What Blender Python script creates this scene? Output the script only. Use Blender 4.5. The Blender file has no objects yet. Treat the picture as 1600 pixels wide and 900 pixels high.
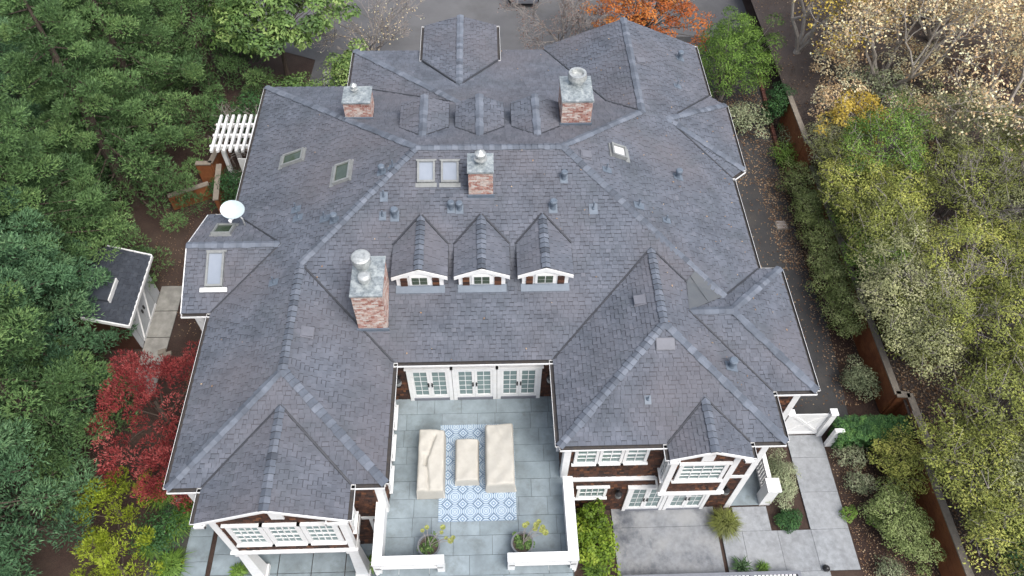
import bpy, math, random
import numpy as np
from mathutils import Vector, Matrix
random.seed(7); RNG = np.random.default_rng(7)
R = math.radians
scn = bpy.context.scene
COL = scn.collection

# ------------------------------------------------------------------ camera
PITCH, YAW, ROLL, FPX = 53.3, 2.97, 1.45, 1190.0
CAM = Vector((0.599, -13.270, 27.644))
_p, _y, _r = R(PITCH), R(YAW), R(ROLL)
FWD = Vector((math.sin(_y)*math.cos(_p), math.cos(_y)*math.cos(_p), -math.sin(_p)))
_rt = Vector((math.cos(_y), -math.sin(_y), 0)); _up = _rt.cross(FWD)
RGT = _rt*math.cos(_r) + _up*math.sin(_r); UPV = -_rt*math.sin(_r) + _up*math.cos(_r)
cd = bpy.data.cameras.new('camera'); cam = bpy.data.objects.new('camera', cd); COL.objects.link(cam)
cd.sensor_width = 36; cd.lens = 36*FPX/1600; cd.clip_end = 400; cd.clip_start = .1
cam.matrix_world = Matrix(((RGT.x, UPV.x, -FWD.x, CAM.x), (RGT.y, UPV.y, -FWD.y, CAM.y), (RGT.z, UPV.z, -FWD.z, CAM.z), (0, 0, 0, 1)))
scn.camera = cam

# ------------------------------------------------------------------ sky, sun, exposure (overcast afternoon)
SUN_EL, SUN_AZ = 58, 142
w = bpy.data.worlds.new('World'); scn.world = w; w.use_nodes = True
nt = w.node_tree; nt.nodes.clear()
sky = nt.nodes.new('ShaderNodeTexSky'); sky.sky_type = 'NISHITA'; sky.sun_disc = False
sky.sun_elevation = R(SUN_EL); sky.sun_rotation = R(SUN_AZ); sky.air_density = 1.0; sky.dust_density = 4.0; sky.ozone_density = 1.0
hs = nt.nodes.new('ShaderNodeHueSaturation'); hs.inputs['Saturation'].default_value = .58
bg = nt.nodes.new('ShaderNodeBackground'); bg.inputs['Strength'].default_value = 0.15
wo = nt.nodes.new('ShaderNodeOutputWorld')
nt.links.new(sky.outputs[0], hs.inputs['Color']); nt.links.new(hs.outputs[0], bg.inputs[0]); nt.links.new(bg.outputs[0], wo.inputs[0])
sl = bpy.data.lights.new('sun', 'SUN'); sl.energy = 1.5; sl.angle = R(38); sl.color = (1, .97, .93)
so = bpy.data.objects.new('sun', sl); COL.objects.link(so)
sd = Vector((math.sin(R(SUN_AZ))*math.cos(R(SUN_EL)), math.cos(R(SUN_AZ))*math.cos(R(SUN_EL)), math.sin(R(SUN_EL))))
so.rotation_euler = sd.to_track_quat('Z', 'Y').to_euler(); so.location = (0, 0, 60)
scn.view_settings.view_transform = 'Standard'; scn.view_settings.look = 'None'; scn.view_settings.gamma = 1
scn.view_settings.use_curve_mapping = False
scn.view_settings.exposure = 0.80
scn.render.engine = 'CYCLES'

# ------------------------------------------------------------------ helpers
def V(*a): return Vector(a)
def at(px, py, z=0.0):
    r = FWD + RGT*((px-800)/FPX) - UPV*((py-450)/FPX)
    return CAM + r*((z-CAM.z)/r.z)
def onplane(px, py, pl):
    r = FWD + RGT*((px-800)/FPX) - UPV*((py-450)/FPX)
    n, d = pl
    return CAM + r*((d-n.dot(CAM))/n.dot(r))

class MB:
    def __init__(s): s.v = []; s.f = []; s.t = []; s.m = []
    def face(s, pts, t=.5, m=0):
        b = len(s.v); s.v.extend([tuple(p) for p in pts]); s.f.append(tuple(range(b, b+len(pts)))); s.t.append(t); s.m.append(m)
    def idx(s, vs, fs, t=.5, m=0):
        b = len(s.v); s.v.extend([tuple(p) for p in vs])
        for f in fs: s.f.append(tuple(b+i for i in f)); s.t.append(t); s.m.append(m)
    def box(s, x0, x1, y0, y1, z0, z1, t=.5, m=0):
        if x0 > x1: x0, x1 = x1, x0
        if y0 > y1: y0, y1 = y1, y0
        s.hexa([(x0,y0,z0),(x1,y0,z0),(x1,y1,z0),(x0,y1,z0),(x0,y0,z1),(x1,y0,z1),(x1,y1,z1),(x0,y1,z1)], t, m)
    def hexa(s, p, t=.5, m=0):
        s.idx(p, [(3,2,1,0),(4,5,6,7),(0,1,5,4),(1,2,6,5),(2,3,7,6),(3,0,4,7)], t, m)
    def obox(s, o, u, v, n, t=.5, m=0):            # corner o and three edge vectors
        o, u, v, n = Vector(o), Vector(u), Vector(v), Vector(n)
        s.hexa([o, o+u, o+u+v, o+v, o+n, o+u+n, o+u+v+n, o+v+n], t, m)
    def bar(s, a, b, wd, ht, t=.5, m=0, up=(0,0,1)):   # box beam along a-b
        a, b = Vector(a), Vector(b); d = (b-a).normalized(); u = Vector(up)
        if abs(d.dot(u)) > .95: u = Vector((0,1,0))
        sx = d.cross(u).normalized(); sy = sx.cross(d).normalized()
        s.obox(a - sx*wd/2 - sy*ht/2, sx*wd, sy*ht, b-a, t, m)
    def tube(s, pts, rad, n=6, t=.5, m=0, cap=True):
        pts = [Vector(p) for p in pts]; s.first = len(s.v); s.ringn = n
        if not hasattr(rad, '__len__'): rad = [rad]*len(pts)
        b0 = len(s.v)
        for i, p in enumerate(pts):
            d = (pts[min(i+1, len(pts)-1)] - pts[max(i-1, 0)])
            d = d.normalized() if d.length > 1e-6 else Vector((0,0,1))
            a = Vector((1,0,0)) if abs(d.x) < .8 else Vector((0,1,0))
            x = d.cross(a).normalized(); y = d.cross(x)
            for k in range(n):
                an = 2*math.pi*k/n
                s.v.append(tuple(p + (x*math.cos(an) + y*math.sin(an))*rad[i]))
        for i in range(len(pts)-1):
            for k in range(n):
                a0 = b0+i*n+k; a1 = b0+i*n+(k+1) % n
                s.f.append((a0, a1, a1+n, a0+n)); s.t.append(t); s.m.append(m)
        if cap:
            s.f.append(tuple(b0+k for k in range(n))[::-1]); s.t.append(t); s.m.append(m)
            e = b0+(len(pts)-1)*n; s.f.append(tuple(e+k for k in range(n))); s.t.append(t); s.m.append(m)
    def lathe(s, c, prof, n=16, t=.5, m=0):         # prof = [(r,z)...]
        c = Vector(c); b0 = len(s.v)
        for r, z in prof:
            for k in range(n):
                an = 2*math.pi*k/n; s.v.append((c.x+r*math.cos(an), c.y+r*math.sin(an), c.z+z))
        for i in range(len(prof)-1):
            for k in range(n):
                a0 = b0+i*n+k; a1 = b0+i*n+(k+1) % n
                s.f.append((a0, a1, a1+n, a0+n)); s.t.append(t); s.m.append(m)
        s.f.append(tuple(b0+k for k in range(n))[::-1]); s.t.append(t); s.m.append(m)
        e = b0+(len(prof)-1)*n; s.f.append(tuple(e+k for k in range(n))); s.t.append(t); s.m.append(m)

def ob(name, mb, mats, parent=None, smooth=False, kind=None):
    me = bpy.data.meshes.new(name); me.from_pydata(mb.v, [], mb.f)
    if not isinstance(mats, (list, tuple)): mats = [mats]
    for m in mats: me.materials.append(m)
    if len(mats) > 1: me.polygons.foreach_set('material_index', mb.m)
    a = me.attributes.new('tint', 'FLOAT', 'FACE'); a.data.foreach_set('value', mb.t)
    if smooth: me.polygons.foreach_set('use_smooth', [True]*len(mb.f))
    me.update()
    o = bpy.data.objects.new(name, me); COL.objects.link(o)
    adopt(o, parent)
    if kind: o['kind'] = kind
    return o
def adopt(o, parent):
    if parent is not None:
        o.parent = parent
        o.matrix_parent_inverse = Matrix.Translation(-(parent.location if parent.type == 'EMPTY' else Vector()))
def tag(o, label, cat, group=None):
    o['label'] = label; o['category'] = cat
    if group: o['group'] = group
    return o
def thing(name, label, cat, loc=(0,0,0), group=None):
    o = bpy.data.objects.new(name, None); COL.objects.link(o); o.location = loc; o.empty_display_size = .3
    return tag(o, label, cat, group)

# ------------------------------------------------------------------ materials
def mat(name, c0, c1=None, rough=.7, nscale=6.0, bump=0.0, bscale=60.0, tint=None, metal=0.0, spec=.5, trans=0.0, stain=None, big=None):
    """c0/c1 mixed by noise; tint=(ca,cb..) ramp by per-piece 'tint' attribute multiplies; stain=(colour,scale,amount)"""
    m = bpy.data.materials.new(name); m.use_nodes = True; t = m.node_tree; N = t.nodes; L = t.links; N.clear()
    out = N.new('ShaderNodeOutputMaterial'); b = N.new('ShaderNodeBsdfPrincipled')
    b.inputs['Roughness'].default_value = rough; b.inputs['Metallic'].default_value = metal; b.inputs['Specular IOR Level'].default_value = spec
    L.new(b.outputs[0], out.inputs[0])
    tc = N.new('ShaderNodeTexCoord')
    n1 = N.new('ShaderNodeTexNoise'); n1.inputs['Scale'].default_value = nscale; n1.inputs['Detail'].default_value = 6; n1.inputs['Roughness'].default_value = .65
    L.new(tc.outputs['Object'], n1.inputs['Vector'])
    def mix(fac, a, bb, typ='MIX'):
        x = N.new('ShaderNodeMix'); x.data_type = 'RGBA'; x.blend_type = typ
        for sock, v in ((0, fac), (6, a), (7, bb)):
            if hasattr(v, 'is_output'): L.new(v, x.inputs[sock])
            elif sock == 0: x.inputs[0].default_value = v
            else: x.inputs[sock].default_value = (*v, 1)
        return x.outputs[2]
    def contrast(s, lo, hi):
        r = N.new('ShaderNodeMapRange'); r.inputs[1].default_value = lo; r.inputs[2].default_value = hi; L.new(s, r.inputs[0]); return r.outputs[0]
    c1 = c1 or tuple(x*.75 for x in c0)
    if tint:
        at_ = N.new('ShaderNodeAttribute'); at_.attribute_name = 'tint'
        rp = N.new('ShaderNodeValToRGB'); rp.color_ramp.interpolation = 'LINEAR'
        e = rp.color_ramp.elements
        for i, cc in enumerate(tint):
            pos = i/(len(tint)-1)
            el = e[0] if i == 0 else (e[len(e)-1] if i == len(tint)-1 else e.new(pos))
            el.position = pos; el.color = (*cc, 1)
        L.new(at_.outputs['Fac'], rp.inputs[0])
        k = N.new('ShaderNodeMapRange'); k.inputs[1].default_value = .3; k.inputs[2].default_value = .7; k.inputs[3].default_value = .72; k.inputs[4].default_value = 1.22
        L.new(n1.outputs[0], k.inputs[0])
        cmb = N.new('ShaderNodeCombineColor'); [L.new(k.outputs[0], cmb.inputs[i]) for i in range(3)]
        col = mix(1.0, rp.outputs[0], cmb.outputs[0], 'MULTIPLY')
    else:
        col = mix(contrast(n1.outputs[0], .32, .68), c0, c1)
    if big:
        n3 = N.new('ShaderNodeTexNoise'); n3.inputs['Scale'].default_value = big[1]; n3.inputs['Detail'].default_value = 4; L.new(tc.outputs['Object'], n3.inputs['Vector'])
        f = N.new('ShaderNodeMath'); f.operation = 'MULTIPLY'; f.inputs[1].default_value = big[2]; L.new(contrast(n3.outputs[0], .4, .65), f.inputs[0])
        col = mix(f.outputs[0], col, big[0])
    if stain:
        n2 = N.new('ShaderNodeTexNoise'); n2.inputs['Scale'].default_value = stain[1]; n2.inputs['Detail'].default_value = 8; n2.inputs['Roughness'].default_value = .7
        mp = N.new('ShaderNodeMapping'); mp.inputs['Location'].default_value = (13.1, 4.7, 2.2); L.new(tc.outputs['Object'], mp.inputs[0]); L.new(mp.outputs[0], n2.inputs['Vector'])
        f = N.new('ShaderNodeMath'); f.operation = 'MULTIPLY'; f.inputs[1].default_value = stain[2]; L.new(contrast(n2.outputs[0], .5, .66), f.inputs[0])
        col = mix(f.outputs[0], col, stain[0])
    L.new(col, b.inputs['Base Color'])
    if bump:
        nb = N.new('ShaderNodeTexNoise'); nb.inputs['Scale'].default_value = bscale; nb.inputs['Detail'].default_value = 4; L.new(tc.outputs['Object'], nb.inputs['Vector'])
        bp = N.new('ShaderNodeBump'); bp.inputs['Strength'].default_value = bump; bp.inputs['Distance'].default_value = .03
        L.new(nb.outputs[0], bp.inputs['Height']); L.new(bp.outputs[0], b.inputs['Normal'])
    if trans:
        tr = N.new('ShaderNodeBsdfTranslucent'); L.new(col, tr.inputs[0]); ms = N.new('ShaderNodeMixShader'); ms.inputs[0].default_value = trans
        L.new(b.outputs[0], ms.inputs[1]); L.new(tr.outputs[0], ms.inputs[2]); L.new(ms.outputs[0], out.inputs[0])
    return m

M = {}
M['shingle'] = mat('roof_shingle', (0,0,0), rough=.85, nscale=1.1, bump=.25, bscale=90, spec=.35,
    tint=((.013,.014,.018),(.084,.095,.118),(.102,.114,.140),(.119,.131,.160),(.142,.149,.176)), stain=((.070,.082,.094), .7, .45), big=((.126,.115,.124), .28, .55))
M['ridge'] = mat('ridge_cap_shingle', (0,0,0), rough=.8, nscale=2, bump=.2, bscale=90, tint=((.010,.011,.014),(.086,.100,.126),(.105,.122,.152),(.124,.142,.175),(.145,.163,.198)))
M['deck'] = mat('roof_deck', (0.054,0.054,0.060), rough=.9)
M['valley'] = mat('valley_metal', (.040,.043,.052), (.028,.03,.036), rough=.5, nscale=3)
M['flash'] = mat('blue_grey_flashing', (.125,.155,.195), (.095,.12,.152), rough=.5, nscale=5)
M['membrane'] = mat('grey_roof_membrane', (.075,.083,.094), (.09,.10,.11), rough=.8, nscale=2, bump=.1, stain=((.105,.108,.11), 2.5, .4))
M['white'] = mat('white_trim_paint', (.76,.76,.755), (.70,.71,.71), rough=.5, nscale=3, stain=((.55,.54,.50), 5, .35))
M['gutter_in'] = mat('gutter_inside', (.03,.03,.035), (.06,.05,.04), rough=.6, nscale=9)
M['cedar'] = mat('cedar_wall_shingle', (0,0,0), rough=.75, nscale=7, bump=.3, bscale=50, tint=((.012,.006,.005),(.040,.016,.010),(.075,.029,.015),(.17,.068,.028)))
M['glass'] = mat('window_glass', (0.192,0.264,0.256), (0.128,0.184,0.184), rough=.06, nscale=1.2, spec=.9)
M['sky_glass'] = mat('skylight_glass', (0.255,0.285,0.330), (0.210,0.240,0.285), rough=.05, nscale=1.0, spec=.9)
M['dark_glass'] = mat('dark_skylight_glass', (.035,.052,.036), (.065,.085,.06), rough=.05, nscale=2, spec=.8)
M['sky_frame'] = mat('skylight_frame', (.24,.25,.245), (.17,.178,.178), rough=.4, nscale=6)
M['black'] = mat('black_iron', (.02,.02,.022), rough=.4)
M['brick'] = mat('whitewashed_brick', (0,0,0), rough=.9, nscale=9, bump=.3, bscale=70, tint=((.22,.085,.065),(.31,.145,.115),(.39,.235,.195),(.46,.36,.315),(.52,.475,.44)), stain=((.56,.52,.49), 9.0, .8))
M['mortar'] = mat('mortar', (.50,.46,.43), (.38,.33,.30), rough=.95, nscale=8)
M['galv'] = mat('weathered_galvanised_sheet', (0.368,0.408,0.416), (0.136,0.160,0.176), rough=.45, nscale=8, metal=.3, stain=((0.496,0.528,0.520), 3.2, .9))
M['steel'] = mat('weathered_steel', (0.561,0.578,0.561), (0.357,0.374,0.374), rough=.4, nscale=9, metal=.45, stain=((0.212,0.230,0.230), 7, .6))
M['bluestone'] = mat('bluestone', (0,0,0), rough=.55, nscale=1.4, bump=.08, bscale=30, tint=((.185,.228,.248),(.205,.25,.273),(.228,.274,.298)), stain=((.10,.115,.112), 1.3, .5))
M['grout'] = mat('grout', (.10,.12,.125), rough=.95)
M['concrete'] = mat('concrete', (0,0,0), rough=.8, nscale=5, bump=.15, bscale=60, tint=((.225,.24,.255),(.265,.28,.295)), stain=((.15,.155,.165), 2.4, .55), big=((.29,.30,.31), .5, .5))
M['asphalt'] = mat('asphalt', (0.034,0.034,0.036), (0.050,0.050,0.050), rough=.85, nscale=1.2, bump=.35, bscale=120, stain=((0.080,0.068,0.056), 1.6, .35))
M['court'] = mat('forecourt_asphalt', (0.122,0.122,0.126), (0.097,0.097,0.101), rough=.9, nscale=.6, bump=.2, bscale=90, stain=((0.079,0.078,0.076), .5, .6))
M['mulch'] = mat('bark_mulch', (.055,.030,.022), (.024,.014,.011), rough=.95, nscale=18, bump=.9, bscale=45, big=((.085,.06,.045), .6, .5))
M['bank'] = mat('leaf_litter_soil', (.10,.075,.062), (.045,.034,.028), rough=.95, nscale=14, bump=.9, bscale=40, big=((.15,.12,.105), .3, .5))
M['rust'] = mat('rust_stained_boards', (.24,.088,.034), (.15,.052,.023), rough=.6, nscale=1.8, bump=.1, bscale=20, stain=((.33,.14,.055), 1.2, .6))
M['capwood'] = mat('tan_wall_cap', (0.240,0.208,0.168), (0.176,0.152,0.124), rough=.7, nscale=7, bump=.1)
M['cover'] = mat('cream_canvas_cover', (.455,.437,.39), (.41,.393,.35), rough=.85, nscale=3, bump=.3, bscale=9, stain=((.36,.335,.285), 3.5, .35))
M['pot'] = mat('lead_grey_pot', (0.152,0.160,0.172), (0.104,0.112,0.120), rough=.6, nscale=6)
M['soil'] = mat('soil', (.045,.035,.028), (.09,.075,.055), rough=.95, nscale=25, bump=.6)
M['darkroof'] = mat('dark_slate_shingle', (0,0,0), rough=.85, nscale=3, tint=((0.020,0.024,0.034),(0.035,0.042,0.056),(0.052,0.059,0.073)))
M['greydoor'] = mat('grey_white_door_paint', (0.480,0.504,0.528), (0.400,0.424,0.448), rough=.5, nscale=2)
M['brickedge'] = mat('red_brick_edging', (0,0,0), rough=.9, nscale=10, tint=((.12,.05,.04),(.20,.085,.06),(.26,.12,.09)))
M['barkbrown'] = mat('brown_bark', (.10,.075,.06), (.06,.045,.035), rough=.9, nscale=9, bump=.4, bscale=30)
M['barkpale'] = mat('pale_bark', (.42,.38,.33), (.28,.25,.22), rough=.85, nscale=6, bump=.2, bscale=30)
M['barkgrey'] = mat('grey_twigs', (.27,.245,.225), (.17,.15,.14), rough=.9, nscale=6)
M['carpaint'] = mat('black_car_paint', (.012,.012,.014), rough=.15, spec=.8)
M['tyre'] = mat('tyre', (.02,.02,.02), rough=.9)
M['grey_frame'] = mat('grey_painted_frame', (0.165,0.176,0.203), (0.135,0.143,0.165), rough=.5, nscale=4)
M['stucco'] = mat('white_stucco', (0.612,0.612,0.612), (0.527,0.535,0.544), rough=.85, nscale=3)
def leafmat(name, *tint): M[name] = mat(name, (0,0,0), rough=.55, nscale=1.3, tint=tint, trans=.18, spec=.25)
leafmat('needle', (0.046,0.089,0.038), (0.094,0.172,0.066), (0.149,0.257,0.094), (0.235,0.351,0.127))
leafmat('cypress', (0.041,0.090,0.049), (0.085,0.176,0.090), (0.137,0.258,0.127), (0.215,0.350,0.169))
leafmat('magnolia', (0.049,0.094,0.030), (0.101,0.179,0.051), (0.170,0.268,0.075), (0.308,0.406,0.141))
leafmat('olive', (0.123,0.137,0.043), (0.220,0.250,0.060), (0.330,0.367,0.084), (0.491,0.487,0.128))
leafmat('greyolive', (0.156,0.168,0.083), (0.259,0.276,0.128), (0.351,0.367,0.174), (0.474,0.469,0.257))
leafmat('lime', (0.036,0.067,0.007), (0.089,0.152,0.014), (0.152,0.232,0.020), (0.268,0.339,0.045))
leafmat('freshgreen', (0.062,0.124,0.023), (0.136,0.239,0.042), (0.228,0.361,0.069), (0.352,0.497,0.123))
leafmat('palegreen', (0.083,0.115,0.034), (0.165,0.218,0.068), (0.259,0.322,0.116), (0.374,0.437,0.189))
leafmat('sage', (0.108,0.137,0.076), (0.187,0.223,0.123), (0.273,0.316,0.179), (0.389,0.416,0.261))
leafmat('hedge', (0.022,0.063,0.022), (0.045,0.119,0.038), (0.081,0.186,0.054), (0.149,0.275,0.068))
leafmat('red', (0.117,0.020,0.022), (0.234,0.039,0.041), (0.357,0.072,0.069), (0.523,0.166,0.152))
leafmat('orange', (0.246,0.061,0.017), (0.378,0.104,0.023), (0.491,0.170,0.038), (0.529,0.265,0.067))
leafmat('tan', (0.432,0.286,0.156), (0.664,0.484,0.275), (0.800,0.662,0.397), (0.800,0.800,0.536))
leafmat('yellow', (0.308,0.214,0.028), (0.475,0.347,0.055), (0.628,0.481,0.098), (0.769,0.613,0.166))
leafmat('yellowgreen', (0.095,0.124,0.013), (0.191,0.250,0.022), (0.297,0.366,0.031), (0.425,0.514,0.075))
leafmat('dryleaf', (0.104,0.055,0.033), (0.209,0.121,0.066), (0.334,0.220,0.132), (0.470,0.363,0.242))
leafmat('brownish', (0.088,0.055,0.050), (0.154,0.094,0.083), (0.220,0.143,0.121), (0.286,0.209,0.176))
leafmat('aeonium', (0.108,0.130,0.032), (0.238,0.270,0.076), (0.389,0.400,0.140), (0.518,0.508,0.238))

# ------------------------------------------------------------------ the setting: ground, roads, paths
def sheet(name, pts, z, m, parent=None, kind='structure'):
    mb = MB(); mb.face([(x, y, z) for x, y in pts])
    o = ob(name, mb, m, parent)
    if parent is None and kind: o['kind'] = kind
    return o
gx = np.linspace(-90, 90, 61); gy = np.linspace(-50, 130, 61)
mb = MB(); mb.v = [(float(x), float(y), -.02) for y in gy for x in gx]
for j in range(60):
    for i in range(60): a = j*61+i; mb.f.append((a, a+1, a+62, a+61)); mb.t.append(.5); mb.m.append(0)
ob('ground', mb, M['mulch'])['kind'] = 'structure'
sheet('side_driveway', [(9.8,.2),(15.05,.2),(15.35,3),(15.5,5.5),(15.4,8),(15.6,13.5),(16.1,20.5),(17,26),(9.8,26)], .012, M['asphalt'])
sheet('forecourt', [(-9.5,18.2),(9.8,17.2),(17,26),(17,70),(-14,70),(-14,26),(-9.2,24)], .004, M['court'])
sheet('garden_path', [(-11.6,-8),(-10.3,-8),(-10.3,10),(-11.4,10)], .004, mat('dark_gravel', (.07,.07,.065), (.045,.043,.04), rough=.95, nscale=30, bump=.7, bscale=60))
# raised bank east of the retaining wall
mb = MB(); bx = np.linspace(16.75, 70, 40); by = np.linspace(-30, 90, 80)
mb.v = [(float(x), float(y), 1.35 + .09*(float(x)-16.75) + .12*math.sin(x*1.3)*math.sin(y*.9)) for y in by for x in bx]
for j in range(79):
    for i in range(39): a = j*40+i; mb.f.append((a, a+1, a+41, a+40)); mb.t.append(.5); mb.m.append(0)
ob('bank', mb, M['bank'], smooth=True)['kind'] = 'structure'

# ------------------------------------------------------------------ shingled surfaces
def clip_poly(poly, x0, x1, y0, y1):
    def cut(P, ax, val, keep):
        out = []
        for i in range(len(P)):
            a, b = P[i-1], P[i]; ia = keep*(a[ax]-val) <= 0; ib = keep*(b[ax]-val) <= 0
            if ia != ib:
                t = (val-a[ax])/(b[ax]-a[ax]); out.append((a[0]+(b[0]-a[0])*t, a[1]+(b[1]-a[1])*t))
            if ib: out.append(b)
        return out
    P = poly
    for ax, val, k in ((0, x0, -1), (0, x1, 1), (1, y0, -1), (1, y1, 1)):
        P = cut(P, ax, val, k)
        if len(P) < 3: return []
    return P
def area(P): return .5*sum(P[i-1][0]*P[i][1]-P[i][0]*P[i-1][1] for i in range(len(P)))

PIECES = []      # (distance, part object index, faces) of roof shingles, chosen later
def shingles(poly, exposure=.14, wr=(.10,.25), hl=(.008,.022), strip=True, holes=(), wallm=False):
    """poly: 3D polygon on one plane. returns list of pieces; a piece is a list of (points, tint)"""
    P = [Vector(p) for p in poly]
    n = Vector()
    for i in range(len(P)):
        a, b = P[i-1], P[i]; n += Vector(((a.y-b.y)*(a.z+b.z), (a.z-b.z)*(a.x+b.x), (a.x-b.x)*(a.y+b.y)))
    n.normalize()
    if n.z < -1e-4: n = -n; P.reverse()
    up = Vector((0,0,1)) - n*n.z; up.normalize(); u = up.cross(n).normalized()
    if abs(n.z) < 1e-3: u = Vector((0,0,1)).cross(n).normalized()
    o = min(P, key=lambda p: p.dot(up))
    uv = [((p-o).dot(u), (p-o).dot(up)) for p in P]
    if area(uv) < 0: uv.reverse()
    umin = min(a for a, b in uv); umax = max(a for a, b in uv); vmax = max(b for a, b in uv)
    res = []
    nrow = int(math.ceil(vmax/exposure))
    for r in range(nrow):
        v0, v1 = r*exposure, (r+1)*exposure
        x = umin - random.uniform(0, wr[1]); tooth = random.random() < .5
        while x < umax:
            wd = random.uniform(*wr); x1 = x+wd
            h0 = hl[1]*random.uniform(.8, 1.2) if tooth else hl[0]
            parts = []
            base = min(1, max(.32, random.gauss(.56 if tooth else .51, .11)))
            segs = [(v0, v1, base)]
            if strip and not tooth and random.random() < .6: segs = [(v0, v1-.03, base), (v1-.03, v1, .12)]
            for s0, s1, tt in segs:
                C = clip_poly(uv, x+.003, x1-.003, s0, s1+.004)
                if len(C) < 3 or abs(area(C)) < 1e-4: continue
                if any(h[0] < (x+x1)/2 < h[1] and h[2] < (v0+v1)/2 < h[3] for h in holes): continue
                top = []
                for a, b in C:
                    f = min(1, max(0, (b-v0)/exposure)); hh = h0*(1-f)+.002*f + .004
                    top.append(o + u*a + up*b + n*hh)
                parts.append((top, tt))
                if s0 == v0:
                    bot = [o + u*a + up*b for a, b in C]
                    for i in range(len(C)):
                        if C[i][1] > v1-.002 and C[i-1][1] > v1-.002: continue
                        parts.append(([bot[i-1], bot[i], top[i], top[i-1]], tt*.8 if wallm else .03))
            if parts: res.append(parts)
            x = x1; tooth = not tooth
    return res
def emit(mb, pieces):
    for parts in pieces:
        for pts, tt in parts: mb.face(pts, tt)

# ------------------------------------------------------------------ house: roof
S_, ZE, INS = .414, 6.1, .25
house = thing('house', 'large brown shingled house with grey hip roof, dormers and white trim', 'house', (0, 5, 0))
XW, XE, YS, YN = -8.9, 10.35, -.2, 13.88
H0 = (YN-YS)/2; ZR = ZE+S_*H0
RL = V(XW+H0, YS+H0, ZR); RR = V(XE-H0, YS+H0, ZR)
swx0, swx1, swy = XW, -2.55, -4.35; sh = (swx1-swx0)/2; swx = swx0+sh; zsw = ZE+S_*sh
SWT = V(swx, YS+sh, zsw); SWE = V(swx, swy+sh, zsw)
sex0, sex1, sey = 2.7, 9.7, -3.3; eh = (sex1-sex0)/2; sex = sex0+eh; zse = ZE+S_*eh
SET = V(sex, YS+eh, zse); SEE = V(sex, sey+eh, zse)
def e(x, y, z=ZE): return V(x, y, z)
# west wing
wy0, wy1, wx0 = 1.91, 6.43, -9.9; wh = (wy1-wy0)/2; wyc = (wy0+wy1)/2; zw = ZE+S_*wh; WT = V(XW+wh, wyc, zw)
# east sub wing
ey0, ey1, ex1 = -1.55, 3.44, 11.14; qh = (ey1-ey0)/2; eyc = (ey0+ey1)/2; zq = ZE+S_*qh
QW = V(sex1-qh, eyc, zq); QE = V(ex1-qh, eyc, zq)
CV1 = V(7.33, 2.17, 7.083); CV2 = V(7.64, 2.51, 7.222); CV3 = V(8.6, 1.72, 6.825)
CV2.y = YS + (XE-CV2.x); CV2.z = ZE+S_*(XE-CV2.x)
# north wing, shallow
nP = .2; ny = 16.4; nx0 = -5.3; yb = ny-4.8; zb = ZE+S_*(YN-yb); nx3 = 3.35
NB0 = V(nx0+4.8, yb, zb); NB1 = V(nx3+(zb-ZE)/S_, yb, zb)
# north east wing
nex0, nex1, ney = 3.35, 10.35, 16.65; nex = (nex0+nex1)/2; zne = ZE+S_*(nex1-nex0)/2
NET = V(nex, YN-(zne-ZE)/S_, zne); NEE = V(nex, ney, zne)
# south gables on the two wings
def gable_s(cx, half, yroot, yfront): 
    z = ZE+S_*half
    return dict(cx=cx, half=half, z=z, back=V(cx, yroot+half, z), front=V(cx, yfront, z), l0=e(cx-half, yroot), l1=e(cx-half, yfront), r0=e(cx+half, yroot), r1=e(cx+half, yfront))
GA = gable_s(-5.725, 2.175, swy, -5.43); GB = gable_s(7.3, 1.28, sey, -3.83)
BA = V(7.96, 10.44, 7.09); bA, bB, bC, bD = e(10.35,13.05), e(10.95,12.41), e(10.9,8.5), e(10.35,8.05)
slopes = {
 'south': [RL, SWT, e(swx1,YS), e(sex0,YS), SET, CV1, CV2, RR],
 'west': [RL, e(XW,YN), e(XW,wy1), WT, e(XW,wy0), e(XW,swy), SWE, SWT],
 'north': [RL, RR, NET, NB1, NB0, e(nx0,YN), e(XW,YN)],
 'east': [RR, CV2, CV3, e(XE,ey1), bD, BA, bA, e(XE,ney), NEE, NET],
 'sw_east': [SWT, SWE, e(swx1,swy), e(swx1,YS)],
 'sw_south': [SWE, e(swx0,swy), GA['l0'], GA['back'], GA['r0'], e(swx1,swy)],
 'ga_l': [GA['back'], GA['l0'], GA['l1'], GA['front']], 'ga_r': [GA['back'], GA['front'], GA['r1'], GA['r0']],
 'se_west': [SET, e(sex0,YS), e(sex0,sey), SEE],
 'se_south': [SEE, e(sex0,sey), GB['l0'], GB['back'], GB['r0'], e(sex1,sey)],
 'se_east': [SET, SEE, e(sex1,sey), e(sex1,ey0), QW, CV1],
 'gb_l': [GB['back'], GB['l0'], GB['l1'], GB['front']], 'gb_r': [GB['back'], GB['front'], GB['r1'], GB['r0']],
 'ww_n': [WT, V(wx0,wyc,zw), e(wx0,wy1), e(XW,wy1)], 'ww_s': [WT, e(XW,wy0), e(wx0,wy0), V(wx0,wyc,zw)],
 'q_s': [QW, e(sex1,ey0), e(ex1,ey0), QE], 'q_e': [QE, e(ex1,ey0), e(ex1,ey1)], 'q_n': [QW, QE, e(ex1,ey1), e(XE,ey1), CV3],
 'n_w': [NB0, e(nx0,ny), e(nx0,YN)], 'n_n': [NB0, NB1, e(nx3,ny), e(nx0,ny)],
 'ne_w': [NEE, NET, NB1, e(nx3,ny), e(nx3,ney)],
 'bay_n': [BA, bA, bB], 'bay_e': [BA, bB, bC], 'bay_s': [BA, bC, bD],
}
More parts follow.
